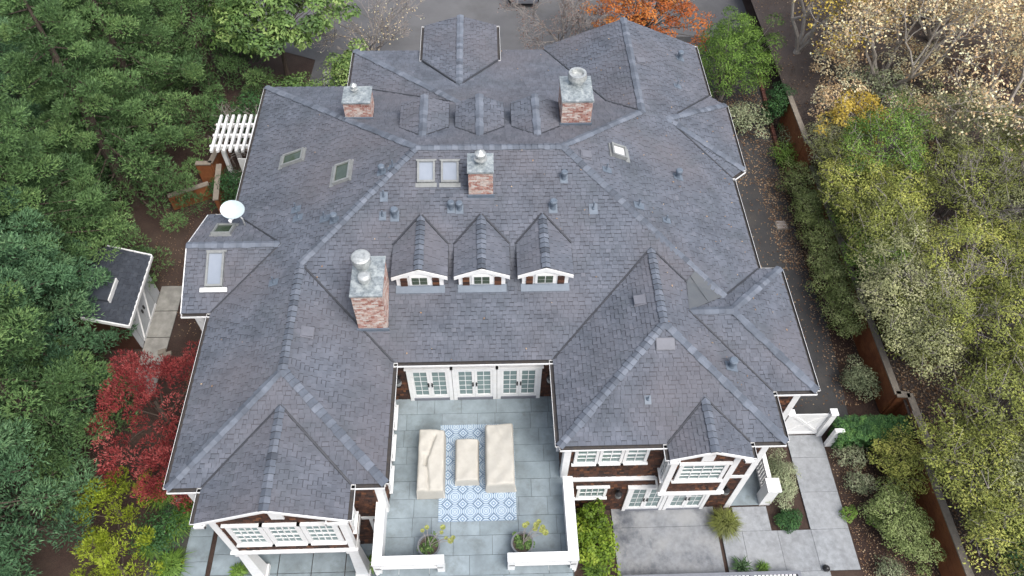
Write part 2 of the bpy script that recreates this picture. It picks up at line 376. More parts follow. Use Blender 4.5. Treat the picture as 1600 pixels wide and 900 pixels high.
# porch gable on the north wing
pgx, pgh, pgz0, pgz1 = -.5, 1.68, 6.38, 6.76
slopes['pg_l'] = [V(pgx,13.1,pgz1), V(pgx,18.1,pgz1), V(pgx-pgh,17.9,pgz0), V(pgx-pgh,15.3,pgz0)]
slopes['pg_r'] = [V(pgx,13.1,pgz1), V(pgx+pgh,15.3,pgz0), V(pgx+pgh,17.9,pgz0), V(pgx,18.1,pgz1)]

ALLP = []
slope_obj = {}
def add_slope(key, poly, parent):
    mb = MB(); P = [Vector(p) for p in poly]
    n = (P[1]-P[0]).cross(P[2]-P[1])
    P = [p - V(0,0,.03) for p in P]; mb.face(P if n.z > 0 else P[::-1])
    o = ob('roof_slope', mb, M['deck'], parent); slope_obj[key] = o
    for pc in shingles(poly):
        c = pc[0][0][0]; ALLP.append(((c-CAM).length, len(ALLP), key, pc))
for k, p in slopes.items(): add_slope(k, p, house)

# ---- dormers (their roofs hang under the dormer part)
def front_dormer(cx):
    half, zr, zl, yb_, yf = .93, 8.04, 7.65, 4.48, 2.13
    mb = MB()
    wl, wr_, yw = cx-.78, cx+.78, 2.17
    zs = lambda y: ZE+S_*(y-YS)
    for x in (wl, wr_):
        mb.face([(x,yw,zs(yw)-.05),(x,yb_-.9,zs(yb_-.9)),(x,yw,7.72)], m=0)
    mb.face([(wl,yw,zs(yw)-.05),(wr_,yw,zs(yw)-.05),(wr_,yw,7.70),(cx,yw,8.00),(wl,yw,7.70)], m=0)
    d = ob('dormer', mb, M['white'], house)
    for sgn, (xe) in ((-1, cx-half), (1, cx+half)):
        poly = [V(cx,yb_,zr), V(cx,yf,zr), V(xe,yf,zl), V(xe,3.52,zl)]
        mbd = MB(); mbd.face(poly if sgn < 0 else poly[::-1])
        key = 'd%.1f%d' % (cx, sgn); slope_obj[key] = ob('dormer_roof', mbd, M['deck'], d)
        for pc in shingles(poly, strip=False): ALLP.append(((pc[0][0][0]-CAM).length, len(ALLP), None, (d, pc)))
        r = MB(); dz = Vector((0,0,-.16)); o1 = V(0,-.035,0)       # rake board
        a, b = V(xe, yf, zl), V(cx, yf, zr)
        r.hexa([a+dz, b+dz, b+dz-o1*-1, a+dz+o1, a-V(0,0,.01), b-V(0,0,.01), b+o1-V(0,0,.01), a+o1-V(0,0,.01)])
        ob('rake_board', r, M['white'], d)
        f = MB(); f.box(xe-.02, xe+.02, yf, 3.5, zl-.12, zl-.01); ob('fascia', f, M['valley'], d)
    zb_ = zs(yw)
    mb = MB(); mb.box(cx-.34, cx+.34, yw-.05, yw-.005, zb_+.12, zb_+.58); wn = ob('dormer_window', mb, M['white'], d)
    for i in range(2):
        for j in range(2):
            g = MB(); g.box(cx-.26+i*.27, cx-.26+i*.27+.24, yw-.065, yw-.04, zb_+.17+j*.19, zb_+.17+j*.19+.165); ob('pane', g, M['dark_glass'], wn)
    for sx in (-1, 1):
        g = MB(); xx = cx+sx*.53
        for q in range(4): g.box(xx-.115, xx+.115, yw-.03-.012*(q % 2), yw-.004, zb_+.03+q*.11, zb_+.03+q*.11+.105, t=random.random())
        ob('cedar_panel', g, M['cedar'], d)
    g = MB(); y0 = yw-.24; g.hexa([(cx-.82,y0,zs(y0)+.012),(cx+.82,y0,zs(y0)+.012),(cx+.82,yw,zs(yw)+.012),(cx-.82,yw,zs(yw)+.012),
        (cx-.82,y0,zs(y0)+.035),(cx+.82,y0,zs(y0)+.035),(cx+.82,yw,zs(yw)+.06),(cx-.82,yw,zs(yw)+.06)]); ob('apron_flashing', g, M['flash'], d)
    return d
def back_dormer(cx):
    half, zr, zl, ys, yn = .92, 8.57, 8.2, 7.9, 10.2
    mb = MB(); zs = lambda y: ZE+S_*(YN-y); yw = 10.0
    mb.face([(cx-.78,yw,zs(yw)-.05),(cx-.78,yw,8.18),(cx,yw,8.50),(cx+.78,yw,8.18),(cx+.78,yw,zs(yw)-.05)])
    for x in (cx-.78, cx+.78): mb.face([(x,yw,zs(yw)-.05),(x,8.9,zs(8.9)),(x,yw,8.16)])
    d = ob('dormer', mb, M['white'], house)
    for sgn, xe in ((-1, cx-half), (1, cx+half)):
        poly = [V(cx,ys,zr), V(cx,yn,zr), V(xe,yn,zl), V(xe,8.79,zl)]
        mbd = MB(); mbd.face(poly if sgn > 0 else poly[::-1]); key = 'b%.1f%d' % (cx, sgn); slope_obj[key] = ob('dormer_roof', mbd, M['deck'], d)
        for pc in shingles(poly): ALLP.append(((pc[0][0][0]-CAM).length, len(ALLP), None, (d, pc)))
        f = MB(); f.box(xe-.02, xe+.02, 8.79, yn, zl-.14, zl-.01); f.bar(V(xe,8.79,zl+.02), V(cx,ys,zr+.02), .05, .04); ob('fascia', f, M['valley'], d)
    return d
DORM = []
for cx in (-1.68, .39, 2.51): DORM.append(front_dormer(cx))
for cx in (-1.73, .37, 2.5): DORM.append(back_dormer(cx))

# ---- place shingles: the 300 nearest as single pieces, the rest joined per slope
ALLP.sort(key=lambda q: (q[0], q[1]))
rest = {}; npc = 0
for dist, _, key, pc in ALLP:
    if key is not None and npc < 300 and len(pc) >= 4:
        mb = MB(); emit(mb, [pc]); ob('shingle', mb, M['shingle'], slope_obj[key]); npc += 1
    else:
        if key is None: rest.setdefault(pc[0].name, (pc[0], []))[1].append(pc[1])
        else: rest.setdefault(key, (slope_obj[key], []))[1].append(pc)
for key, (par, pcs) in rest.items():
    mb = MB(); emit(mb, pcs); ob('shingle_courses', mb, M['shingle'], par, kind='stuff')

# ---- ridge and hip caps
CAPS = []
def cap_line(a, b, na, nb, par=None, wing=.135, step=.21):
    """a low end, b high end; na/nb normals of the slopes either side"""
    a, b = Vector(a), Vector(b); d = (b-a); Lg = d.length; d.normalize()
    w1 = na.cross(d).normalized(); w2 = d.cross(nb).normalized()
    if w1.dot(nb) > 0 and False: pass
    nn = (na+nb).normalized()
    if w1.z > 0.0 and abs(w1.z) > .02: w1 = -w1
    if w2.z > 0.0 and abs(w2.z) > .02: w2 = -w2
    k = int(Lg/step)
    for i in range(k):
        s0 = a + d*(i*Lg/k - .02); s1 = a + d*((i+1)*Lg/k + .06)
        pts = []; jit = random.uniform(.85, 1.12); yj = random.uniform(-.012, .012)
        for s, h in ((s0, .062), (s1, .026)):
            s = s + d*yj
            pts += [s + w1*wing*jit + na*(h), s + nn*(h+.012), s + w2*wing*jit + nb*(h)]
        pts += [p - nn*.04 for p in pts[:3]]
        CAPS.append(((s0-CAM).length, par or house, pts, random.uniform(.18,1)))
def nrm(key):
    P = slopes[key]; n = Vector()
    for i in range(len(P)):
        a, b = P[i-1], P[i]; n += Vector(((a.y-b.y)*(a.z+b.z), (a.z-b.z)*(a.x+b.x), (a.x-b.x)*(a.y+b.y)))
    n.normalize(); return n if n.z > 0 else -n
for a, b, k1, k2 in [(RL,RR,'south','north'),(e(XW,YN),RL,'north','west'),(SWT,RL,'west','south'),(NET,RR,'north','east'),(CV3,RR,'south','east'),
    (SWE,SWT,'west','sw_east'),(e(swx0,swy),SWE,'west','sw_south'),(e(swx1,swy),SWE,'sw_south','sw_east'),(GA['front'],GA['back'],'ga_l','ga_r'),
    (SEE,SET,'se_west','se_east'),(e(sex0,sey),SEE,'se_west','se_south'),(e(sex1,sey),SEE,'se_south','se_east'),(GB['front'],GB['back'],'gb_l','gb_r'),
    (V(wx0,wyc,zw),WT,'ww_n','ww_s'),(QE,QW,'q_n','q_s'),(e(ex1,ey0),QE,'q_s','q_e'),(e(ex1,ey1),QE,'q_n','q_e'),(e(nx0,ny),NB0,'n_w','n_n'),
    (NEE,NET,'ne_w','east'),(bB,BA,'bay_n','bay_e'),(bC,BA,'bay_e','bay_s'),(V(pgx,18.1,pgz1),V(pgx,13.1,pgz1),'pg_l','pg_r')]:
    cap_line(a, b, nrm(k1), nrm(k2))
for d, cx in zip(DORM, (-1.68, .39, 2.51, -1.73, .37, 2.5)):
    fr = cx in (-1.68, .39, 2.51); z = 8.04 if fr else 8.57
    a, b = (V(cx,2.13,z), V(cx,4.48,z)) if fr else (V(cx,10.2,z), V(cx,7.9,z))
    cap_line(a, b, V(-.4,0,1).normalized(), V(.4,0,1).normalized(), d, wing=.14)
CAPS.sort(key=lambda q: q[0])
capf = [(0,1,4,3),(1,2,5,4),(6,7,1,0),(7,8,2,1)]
crest = {}
for i, (dist, par, pts, tt) in enumerate(CAPS):
    if i < 300 and par is house:
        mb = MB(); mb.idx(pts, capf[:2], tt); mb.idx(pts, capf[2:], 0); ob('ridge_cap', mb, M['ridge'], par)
    else: crest.setdefault(par.name, (par, []))[1].append((pts, tt))
for k, (par, L) in crest.items():
    mb = MB()
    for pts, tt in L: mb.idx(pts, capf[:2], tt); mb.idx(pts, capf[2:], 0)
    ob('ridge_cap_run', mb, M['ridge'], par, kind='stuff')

# ---- valleys
for a, b in [(e(swx1,YS),SWT),(e(sex0,YS),SET),(CV1,SET),(GA['l0'],GA['back']),(GA['r0'],GA['back']),(GB['l0'],GB['back']),(GB['r0'],GB['back']),
    (e(XW,wy0),WT),(e(XW,wy1),WT),(e(sex1,ey0),QW),(e(XE,ey1),CV3),(e(nx0,YN),NB0),(e(nx3,ny),NB1),(NB1,NET),(bA,BA),(bD,BA),
    (V(pgx-pgh,15.3,pgz0),V(pgx,13.1,pgz1)),(V(pgx+pgh,15.3,pgz0),V(pgx,13.1,pgz1))]:
    mb = MB(); h = V(0,0,.03); sd_ = (b-a).cross(V(0,0,1)).normalized()*.055
    mb.hexa([a-sd_, a+sd_, b+sd_, b-sd_, a-sd_*.4+h*1.6, a+sd_*.4+h*1.6, b+sd_*.4+h*1.6, b-sd_*.4+h*1.6]); ob('valley_flashing', mb, M['valley'], house)
for cx in (-1.68, .39, 2.51):
    for s in (-1, 1):
        mb = MB(); mb.bar(V(cx+s*.95,3.50,7.67), V(cx+s*.03,4.5,8.07), .06, .05); ob('valley_flashing', mb, M['valley'], house)
# flat membrane saddle where three slopes meet
mb = MB(); up2 = V(0,0,.03); mb.face([CV1+up2, QW+up2, CV3+up2, CV2+up2]); mb.bar(CV1*.5+CV2*.5+up2, QW*.45+CV3*.55+up2, .012, .02)
ob('membrane_saddle', mb, M['membrane'], house)

# ---- gutters and fascia along the eaves
def gutter(a, b, out):
    a, b, out = Vector(a), Vector(b), Vector(out).normalized(); d = (b-a)
    z = V(0,0,1); mb = MB()
    o = a + z*(-.02 if out.y < .5 else -.11)
    mb.obox(o - z*.075, d, out*.125, z*.012, m=1)                      # bottom
    mb.obox(o - z*.075 + out*.125, d, out*(.02 if out.y < -.5 else .011), z*.075, m=0)            # outer lip
    mb.obox(o - z*.062 + out*.119, d, out*.0055, z*.058, m=1)
    mb.obox(o - z*.24 - out*.03, d, out*.029, z*.15, m=0)              # fascia board
    mb.obox(o - z*.089 - out*.03, d, out*.029, z*.075, m=1)            # drip edge behind the gutter
    dn = d.normalized()
    for q in (a, b-dn*.012): mb.obox(q - a + o - z*.062, dn*.012, out*.118, z*.055, m=0)
    ob('gutter', mb, [M['white'], M['gutter_in']], house)
EA = [((swx1,YS),(sex0,YS),(0,-1)),((swx1,swy),(swx1,YS),(1,0)),((sex0,sey),(sex0,YS),(-1,0)),((swx0,swy),(GA['l0'].x,swy),(0,-1)),((GA['r0'].x,swy),(swx1,swy),(0,-1)),
 ((XW,swy),(XW,wy0),(-1,0)),((XW,wy1),(XW,YN),(-1,0)),((wx0,wy0),(XW,wy0),(0,-1)),((wx0,wy1),(XW,wy1),(0,1)),((sex0,sey),(GB['l0'].x,sey),(0,-1)),((GB['r0'].x,sey),(sex1,sey),(0,-1)),
 ((sex1,sey),(sex1,ey0),(1,0)),((sex1,ey0),(ex1,ey0),(0,-1)),((ex1,ey0),(ex1,ey1),(1,0)),((XE,ey1),(ex1,ey1),(0,1)),((XE,ey1),(XE,8.05),(1,0)),((XE,13.05),(XE,ney),(1,0)),
 ((XW,YN),(nx0,YN),(0,1)),((nx0,YN),(nx0,ny),(-1,0)),((nx0,ny),(nx3,ny),(0,1)),((10.9,8.5),(10.95,12.41),(1,0)),((10.95,12.41),(10.35,13.05),(1,1)),((10.35,8.05),(10.9,8.5),(1,-1)),
 ((GA['l1'].x,GA['l1'].y),(GA['l0'].x,swy),(-1,0)),((GA['r1'].x,GA['r1'].y),(GA['r0'].x,swy),(1,0)),((GB['l1'].x,GB['l1'].y),(GB['l0'].x,sey),(-1,0)),((GB['r1'].x,GB['r1'].y),(GB['r0'].x,sey),(1,0))]
for a, b, o in EA: gutter((*a, ZE), (*b, ZE), (*o, 0))
for x, o in ((pgx-pgh,-1),(pgx+pgh,1)): gutter((x,15.3,pgz0),(x,17.9,pgz0),(o,0,0))
# rake boards of gables
def rake(a, b, out):
    mb = MB(); a, b, out = Vector(a), Vector(b), Vector(out); z = V(0,0,1)
    mb.hexa([a-z*.11, b-z*.11, b-z*.11+out*.035, a-z*.11+out*.035, a+z*.012, b+z*.012, b+z*.012+out*.035, a+z*.012+out*.035]); ob('rake_board', mb, M['white'], house)
for G in (GA, GB): rake(G['l1'], G['front'], (0,-1,0)); rake(G['front'], G['r1'], (0,-1,0))
rake(e(wx0,wy0), V(wx0,wyc,zw), (-1,0,0)); rake(V(wx0,wyc,zw), e(wx0,wy1), (-1,0,0))
dn_ = V(0,0,-.09); rake(e(nex0,ney)+dn_, NEE+dn_, (0,1,0)); rake(NEE+dn_, e(nex1,ney)+dn_, (0,1,0))
# eave returns at the gable feet
for G, s, r in ((GA,-1,.32),(GA,1,.62),(GB,-1,.30),(GB,1,.28)):
    x = G['cx']+s*G['half']; y = G['front'].y
    mb = MB(); mb.box(x, x-s*r, y-.10, y-.045, ZE-.14, ZE-.02, m=0); mb.box(x, x-s*r, y-.045, y+.02, ZE-.16, ZE-.14, m=1); mb.box(x-s*r, x-s*(r-.03), y-.10, y, ZE-.14, ZE+.02); ob('eave_return', mb, [M['white'], M['gutter_in']], house)

# ------------------------------------------------------------------ house: walls
WB = 5.95
def wall(poly, par=None, full=True):
    """cedar shingled wall; poly 3D, outward normal by order (counter clockwise seen from outside)"""
    P = [Vector(p) for p in poly]; mb = MB(); mb.face(P); o = ob('wall', mb, M['cedar'], par or house)
    if full:
        c = MB()
        for pc in shingles(poly, exposure=.135, wr=(.08,.2), hl=(.014,.024), strip=False, wallm=True):
            tt = min(1, max(0, random.gauss(.42, .24)))
            for pts, _ in pc: c.face(pts, tt)
        ob('wall_shingles', c, M['cedar'], o, kind='stuff')
    return o
i_ = INS
def wrect(x0, y0, x1, y1, z0, z1, full=True): return wall([(x0,y0,z0),(x1,y1,z0),(x1,y1,z1),(x0,y0,z1)], full=full)
PW = .03                                             # terrace wall line
wrect(swx1-i_, PW, sex0+i_, PW, 3.2, WB)
wrect(swx1-i_, swy+i_, swx1-i_, PW, 0, WB)
wrect(sex0+i_, PW, sex0+i_, sey+i_, 0, WB)
wrect(sex0+i_, sey+i_, sex1-i_, sey+i_, 0, WB)
wrect(sex1-i_, sey+i_, sex1-i_, ey0+i_, 0, WB)
wrect(sex1-i_, ey0+i_, ex1-i_, ey0+i_, 0, WB)
wrect(ex1-i_, ey0+i_, ex1-i_, ey1-i_, 0, WB, False)
wrect(ex1-i_, ey1-i_, XE-i_, ey1-i_, 0, WB, False)
wrect(XE-i_, ey1-i_, XE-i_, ney-i_, 0, WB, False)
wrect(XE-i_, ney-i_, nex0+i_, ney-i_, 0, WB, False)
wrect(nex0+i_, ny-i_-.05, nx0+i_, ny-i_-.05, 0, WB, False)
wrect(nx0+i_, ny-i_, nx0+i_, YN-i_, 0, WB, False)
wrect(nx0+i_, YN-i_, XW+i_, YN-i_, 0, WB, False)
wrect(XW+i_, YN-i_, XW+i_, wy1-i_, 0, WB, False)
wrect(XW+i_, wy1-i_, wx0+i_, wy1-i_, 0, WB, False)
wrect(wx0+i_, wy1-i_, wx0+i_, wy0+i_, 0, WB, False)
wrect(wx0+i_, wy0+i_, XW+i_, wy0+i_, 0, WB)
wrect(XW+i_, wy0+i_, XW+i_, swy+i_, 0, WB, False)
wrect(XW+i_, swy+i_, swx1-i_, swy+i_, 0, WB)
# gable bays
def bay(G, y, zb, wy):
    x0, x1 = G['cx']-G['half']+i_, G['cx']+G['half']-i_
    zt_ = ZE-.05; zp = zt_+S_*(G['half']-i_)
    wall([(x0,y,zb),(x1,y,zb),(x1,y,zt_),(G['cx'],y,zp),(x0,y,zt_)])
    wrect(x1, y, x1, wy, zb, zt_); wrect(x0, wy, x0, y, zb, zt_)
    mb = MB(); mb.face([(x0,y,zb),(x0,wy,zb),(x1,wy,zb),(x1,y,zb)]); ob('soffit', mb, M['white'], house)
    mb = MB(); mb.box(x0-.05, x1+.05, y-.07, y-.02, zb-.02, zb+.2); mb.box(x0-.09, x1+.09, y-.13, y-.02, zb+.2, zb+.25)
    mb.box(x1+.015, x1+.05, y-.018, wy, zb-.02, zb+.2); mb.box(x0-.05, x0-.015, y-.018, wy, zb-.02, zb+.2); ob('belly_band', mb, M['white'], house)
    for x in (x0, x1):
        s = -1 if x == x0 else 1
        mb = MB(); mb.box(x-.17 if s > 0 else x-.035, x+.035 if s > 0 else x+.17, y-.045, y-.015, zb+.25, ZE-.2); mb.box(x+s*.016, x+s*.036, y-.014, y+.15, zb+.25, ZE-.2); ob('corner_board', mb, M['white'], house)
    return x0, x1
gax0, gax1 = bay(GA, -5.2, 2.8, swy+i_)
gbx0, gbx1 = bay(GB, -3.6, 2.8, sey+i_)
for G, y, px_ in ((GA,-5.2,-5.6),(GB,-3.6,7.3)):
    mb = MB(); zc = 6.12 if G is GA else 5.78; hv = .26 if G is GA else .2; mb.box(px_-.19, px_+.19, y-.07, y-.02, zc-hv, zc+hv); ob('gable_vent', mb, M['white'], house)

def window(o, u, n, wd, ht, cols, rows, frame=.1, mun=.028, sill=True, glass='glass', sash=True):
    """o lower-left outer corner, u along the wall, n outward"""
    o, u, n = Vector(o), Vector(u).normalized(), Vector(n).normalized(); z = V(0,0,1); mb = MB()
    d = n*.06
    B = lambda a, b, c, h, dd=d, off=0: mb.obox(o + u*a + z*b + n*off, u*c, z*h, dd)
    B(0, 0, wd, frame); B(0, ht-frame, wd, frame); B(0, frame, frame, ht-2*frame); B(wd-frame, frame, frame, ht-2*frame)
    iw, ih = wd-2*frame, ht-2*frame
    for i in range(1, cols): B(frame+iw*i/cols-mun/2, frame, mun, ih, n*.045)
    for j in range(1, rows):
        m_ = .07 if (sash and j*2 == rows) else mun
        B(frame, frame+ih*j/rows-m_/2, iw, m_, n*(.05 if m_ > mun else .040))
    if sill: mb.obox(o - u*.06 - z*.05, u*(wd+.12), z*.049, n*.11); mb.obox(o - u*.06 + z*(ht+.001), u*(wd+.12), z*.06, n*.10)
    w_ = ob('window', mb, M['white'], house)
    for i in range(cols):
        for j in range(rows):
            g = MB(); g.obox(o + u*(frame+iw*i/cols+.004) + z*(frame+ih*j/rows+.004) + n*.008, u*(iw/cols-.008), z*(ih/rows-.008), n*.014); ob('pane', g, M[glass], w_)
    return w_
# gable A: three windows
gw = 1.08
for k in range(3): window((-7.3+k*1.10, -5.215, 3.72), (1,0,0), (0,-1,0), gw, 1.66, 4, 4, frame=.15, mun=.03)
# gable B: one wide window
window((6.52, -3.615, 4.05), (1,0,0), (0,-1,0), 1.56, 1.32, 4, 4, frame=.13)
# south east wing upper: three windows
for k in range(3): window((sex0+i_+.32+k*.80, sey+i_-.015, 4.32), (1,0,0), (0,-1,0), .78, 1.4, 2, 4, frame=.10)
# lower window beside the terrace
window((3.6, sey+i_-.015, 1.35), (1,0,0), (0,-1,0), 1.05, .95, 4, 2, frame=.1, sash=False)
# gable A side window facing the terrace
window((gax1+.018, -4.95, 3.75), (0,1,0), (1,0,0), .6, 1.4, 2, 4, frame=.1)
window((gbx0-.018, -3.12, 3.75), (0,-1,0), (-1,0,0), .4, 1.4, 2, 4, frame=.06)
# terrace side windows on both wings
for y in (-3.5, -2.35, -1.2): window((swx1-i_+.018, y, 3.35), (0,1,0), (1,0,0), .85, 2.0, 2, 5, frame=.1, sash=False)
window((sex0+i_-.018, -1.0, 3.5), (0,-1,0), (-1,0,0), 1.2, 1.8, 3, 4, frame=.1)

def french_door(o, u, n, wd, ht, rows=5, cols=2):
    o, u, n = Vector(o), Vector(u).normalized(), Vector(n).normalized(); z = V(0,0,1); mb = MB()
    mb.obox(o - u*.0, u*.13, z*ht, n*.07); mb.obox(o + u*(wd-.13), u*.13, z*ht, n*.07); mb.obox(o + z*ht, u*wd, z*.16, n*.07); mb.obox(o - u*.05 + z*(ht+.16), u*(wd+.1), z*.06, n*.13)
    fd = ob('french_door', mb, M['white'], house)
    lw = (wd-.26)/2
    g = MB(); g.obox(o + u*.13 + n*.002, u*(wd-.26), z*.16, n*.075); ob('sill', g, M['grey_frame'], fd)
    for k in range(2):
        lo = o + u*(.13+k*lw) + z*.162; mb = MB(); st = .088; bt = .17; tp = .09; hh = ht-.162
        Bq = lambda a, b, c, h, dd: mb.obox(lo + u*a + z*b, u*c, z*h, n*dd)
        Bq(.003, 0, lw-.006, bt, .05); Bq(.003, hh-tp, lw-.006, tp, .05); Bq(.003, bt, st, hh-bt-tp, .05); Bq(lw-st-.003, bt, st, hh-bt-tp, .05)
        iw, ih = lw-2*st-.006, hh-bt-tp
        for i in range(1, cols): Bq(st+iw*i/cols-.010, bt, .020, ih, .03)
        for j in range(1, rows): Bq(st, bt+ih*j/rows-.010, iw, .020, .028)
        for pts in (): pass
        leafd = ob('door_leaf', mb, M['white'], fd)
        for i in range(cols):
            for j in range(rows):
                g = MB(); g.obox(lo + u*(st+iw*i/cols+.006) + z*(bt+ih*j/rows+.006) + n*.01, u*(iw/cols-.012), z*(ih/rows-.012), n*.012); ob('pane', g, M['glass'], fd)
        hx = lw-.06 if k == 0 else .06
        g = MB(); g.obox(lo + u*(hx-.025) + z*.78 + n*.0505, u*.05, z*.26, n*.02); g.obox(lo + u*(hx-.02) + z*.88 + n*.07, u*.04, z*.04, n*.05); ob('handle', g, M['black'], fd)
for k in range(3): french_door((-2.24+k*1.545, PW-.015, 3.2), (1,0,0), (0,-1,0), 1.53, 2.02)
# ground floor doors below
french_door((5.40, sey+i_-.02, 0), (1,0,0), (0,-1,0), 1.5, 2.1, rows=4)
french_door((6.93, sey+i_-.02, 0), (1,0,0), (0,-1,0), 1.5, 2.1, rows=4)
# white band between the storeys
mb = MB(); y = sey+i_
mb.box(sex0+i_, gbx0-.06, y-.05, y-.02, 2.8, 3.05); mb.box(gbx1+.06, sex1-i_, y-.05, y-.02, 2.8, 3.0); mb.box(sex0+i_, gbx0-.1, y-.14, y-.02, 3.05, 3.12); ob('belly_band', mb, M['white'], house)
mb = MB(); y = swy+i_; mb.box(gax1+.06, swx1-i_, y-.05, y-.02, 2.62, 2.8); mb.box(gax1+.3, gax1+.42, y-.06, y-.02, 0, 2.62); ob('belly_band', mb, M['white'], house)
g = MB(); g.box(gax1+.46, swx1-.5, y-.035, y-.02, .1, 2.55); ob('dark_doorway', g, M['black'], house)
# corner boards
for x, y, z0 in [(swx1-i_, swy+i_, 2.8), (sex0+i_, sey+i_, 0), (sex1-i_, sey+i_, 0), (ex1-i_, ey0+i_, 0), (XW+i_, swy+i_, 0), (wx0+i_, wy0+i_, 0)]:
    mb = MB(); sx = 1 if x > 0 else -1
    if x in (swx1-i_,): sx = 1
    if x == sex0+i_: sx = -1
    mb.box(x-sx*.2, x+sx*.025, y-.045, y-.02, z0, 5.9); mb.box(x+sx*.005, x+sx*.03, y-.019, y+.2, z0, 5.9); ob('corner_board', mb, M['white'], house)
# tapered columns under gable A
for x, s in ((gax0+.14, 1), (gax1-.14, -1)):
    mb = MB(); y = -5.05
    for z0, z1, r0, r1 in ((0,.25,.26,.26),(.25,2.55,.21,.15),(2.55,2.79,.2,.2)):
        mb.hexa([(x-r0,y-r0,z0),(x+r0,y-r0,z0),(x+r0,y+r0,z0),(x-r0,y+r0,z0),(x-r1,y-r1,z1),(x+r1,y-r1,z1),(x+r1,y+r1,z1),(x-r1,y+r1,z1)])
    ob('porch_column', mb, M['white'], house)
# eave brackets on the west and south-west corners
for p0, p1 in [((-9.55,1.95,5.95),(-9.0,2.25,4.6)),((-9.3,2.0,5.9),(-8.9,2.2,5.0)),((-8.5,-4.3,5.95),(-8.0,-4.05,4.6))]:
    mb = MB(); mb.bar(p0, p1, .12, .14); ob('eave_bracket', mb, M['white'], house)
# wall lanterns
def lantern(p, n):
    p, n = Vector(p), Vector(n); q = p + n*.16; mb = MB()
    mb.obox(p - V(.06,0,.1), V(.12,0,0), V(0,0,.2), n*.03); mb.bar(p + n*.03 + V(0,0,.06), q + V(0,0,.2), .03, .03); mb.lathe(q, [(.04,-.2),(.1,-.18),(.11,.05),(.13,.07),(.05,.16),(.02,.2)], 8)
    l = ob('wall_lantern', mb, M['black'], house); g = MB(); g.lathe(q, [(.112,-.15),(.122,.03)], 8); ob('lantern_glass', g, M['sky_frame'], l)
for p in ((-2.55,PW-.02,4.75),(2.68,PW-.02,4.75),(5.05,sey+i_-.02,1.9),(8.85,sey+i_-.02,2.0),(gax1+.75,swy+i_-.03,2.1)): lantern(p, (0,-1,0))

# ------------------------------------------------------------------ chimneys, vents, skylights
def chimney(x0, x1, y0, y1, zb, zt_, flues):
    c = MB(); c.box(x0+.02, x1-.02, y0+.02, y1-.02, zb, zt_-.02); ch = ob('chimney', c, M['mortar'], house)
    bm_ = MB(); bh, bl, jt = .056, .19, .012; rows_ = int((zt_-.05-zb)/(bh+jt))
    for r in range(rows_):
        z = zb + r*(bh+jt)
        for face in range(4):
            L = (x1-x0) if face % 2 == 0 else (y1-y0); s = -(.11 if r % 2 else 0)
            while s < L-.01:
                a, b = max(0, s), min(L, s+bl)
                if b-a > .03:
                    tt = min(1, max(0, random.gauss(.60, .27))); pr = random.uniform(-.003, .006)
                    if face == 0: bm_.box(x0+a, x0+b, y0-pr, y0+.03, z, z+bh, tt)
                    elif face == 1: bm_.box(x1-.03, x1+pr, y0+a, y0+b, z, z+bh, tt)
                    elif face == 2: bm_.box(x0+a, x0+b, y1-.03, y1+pr, z, z+bh, tt)
                    else: bm_.box(x0-pr, x0+.03, y0+a, y0+b, z, z+bh, tt)
                s += bl+jt
    ob('bricks', bm_, M['brick'], ch, kind='stuff')
    m = MB(); o = .035; m.box(x0-o, x1+o, y0-o, y1+o, zt_-.05, zt_+.012); cx, cy = (x0+x1)/2, (y0+y1)/2
    m.hexa([(x0-o,y0-o,zt_+.013),(x1+o,y0-o,zt_+.013),(x1+o,y1+o,zt_+.013),(x0-o,y1+o,zt_+.013),(cx-.15,cy-.15,zt_+.05),(cx+.15,cy-.15,zt_+.05),(cx+.15,cy+.15,zt_+.05),(cx-.15,cy+.15,zt_+.05)])
    ob('chimney_cap', m, M['galv'], ch)
    zs = min(zb+2, max(zb, 0))
    f = MB(); f.box(x0-.05, x1+.05, y0-.06, y0-.012, zb+.0, zb+.14+flues[0][4])
    f.hexa([(x0-.1,y0-.34,zb-.17+flues[0][5]),(x1+.1,y0-.34,zb-.17+flues[0][5]),(x1+.1,y0-.012,zb-.02+flues[0][5]*.3),(x0-.1,y0-.012,zb-.02+flues[0][5]*.3),(x0-.1,y0-.34,zb-.14+flues[0][5]),(x1+.1,y0-.34,zb-.14+flues[0][5]),(x1+.1,y0-.012,zb+.02+flues[0][5]*.3),(x0-.1,y0-.012,zb+.02+flues[0][5]*.3)])
    ob('chimney_flashing', f, M['flash'], ch)
    for fx, fy, r, h, _, _, st in flues:
        g = MB(); z = zt_+.04
        if st == 'drum': g.lathe((fx,fy,z), [(r*.7,0),(r*.7,h*.5),(r,h*.5),(r*1.02,h),(r*.9,h+.03),(r*.55,h+.06),(.02,h+.065)], 20)
        elif st == 'ring': g.lathe((fx,fy,z), [(r*.75,0),(r*.75,h*.4),(r*1.05,h*.4),(r*1.1,h*.55),(r,h),(r*.72,h),(r*.68,h*.7),(.02,h*.7)], 20)
        else: g.lathe((fx,fy,z), [(r*.5,0),(r*.5,h*.3),(r*1.2,h*.3),(r*1.2,h*.4),(r*.6,h*.42),(r*.6,h*.6),(r,h*.62),(r,h*.75),(r*.5,h*.9),(.02,h)], 16)
        ob('flue_cap', g, M['steel'], ch, smooth=False)
chimney(-3.70, -2.74, .82, 2.36, 6.50, 8.44, [(-3.40,1.95,.30,.50,0,0,'drum'), (-3.27,1.33,.20,.30,0,0,'drum')])
chimney(-.02, .81, 5.12, 5.98, 8.28, 9.48, [(.40,5.55,.19,.55,0,0,'stack')])
chimney(-4.82, -3.80, 9.80, 10.72, 7.70, 8.59, [(-4.42,10.42,.13,.38,.06,.17,'stack')])
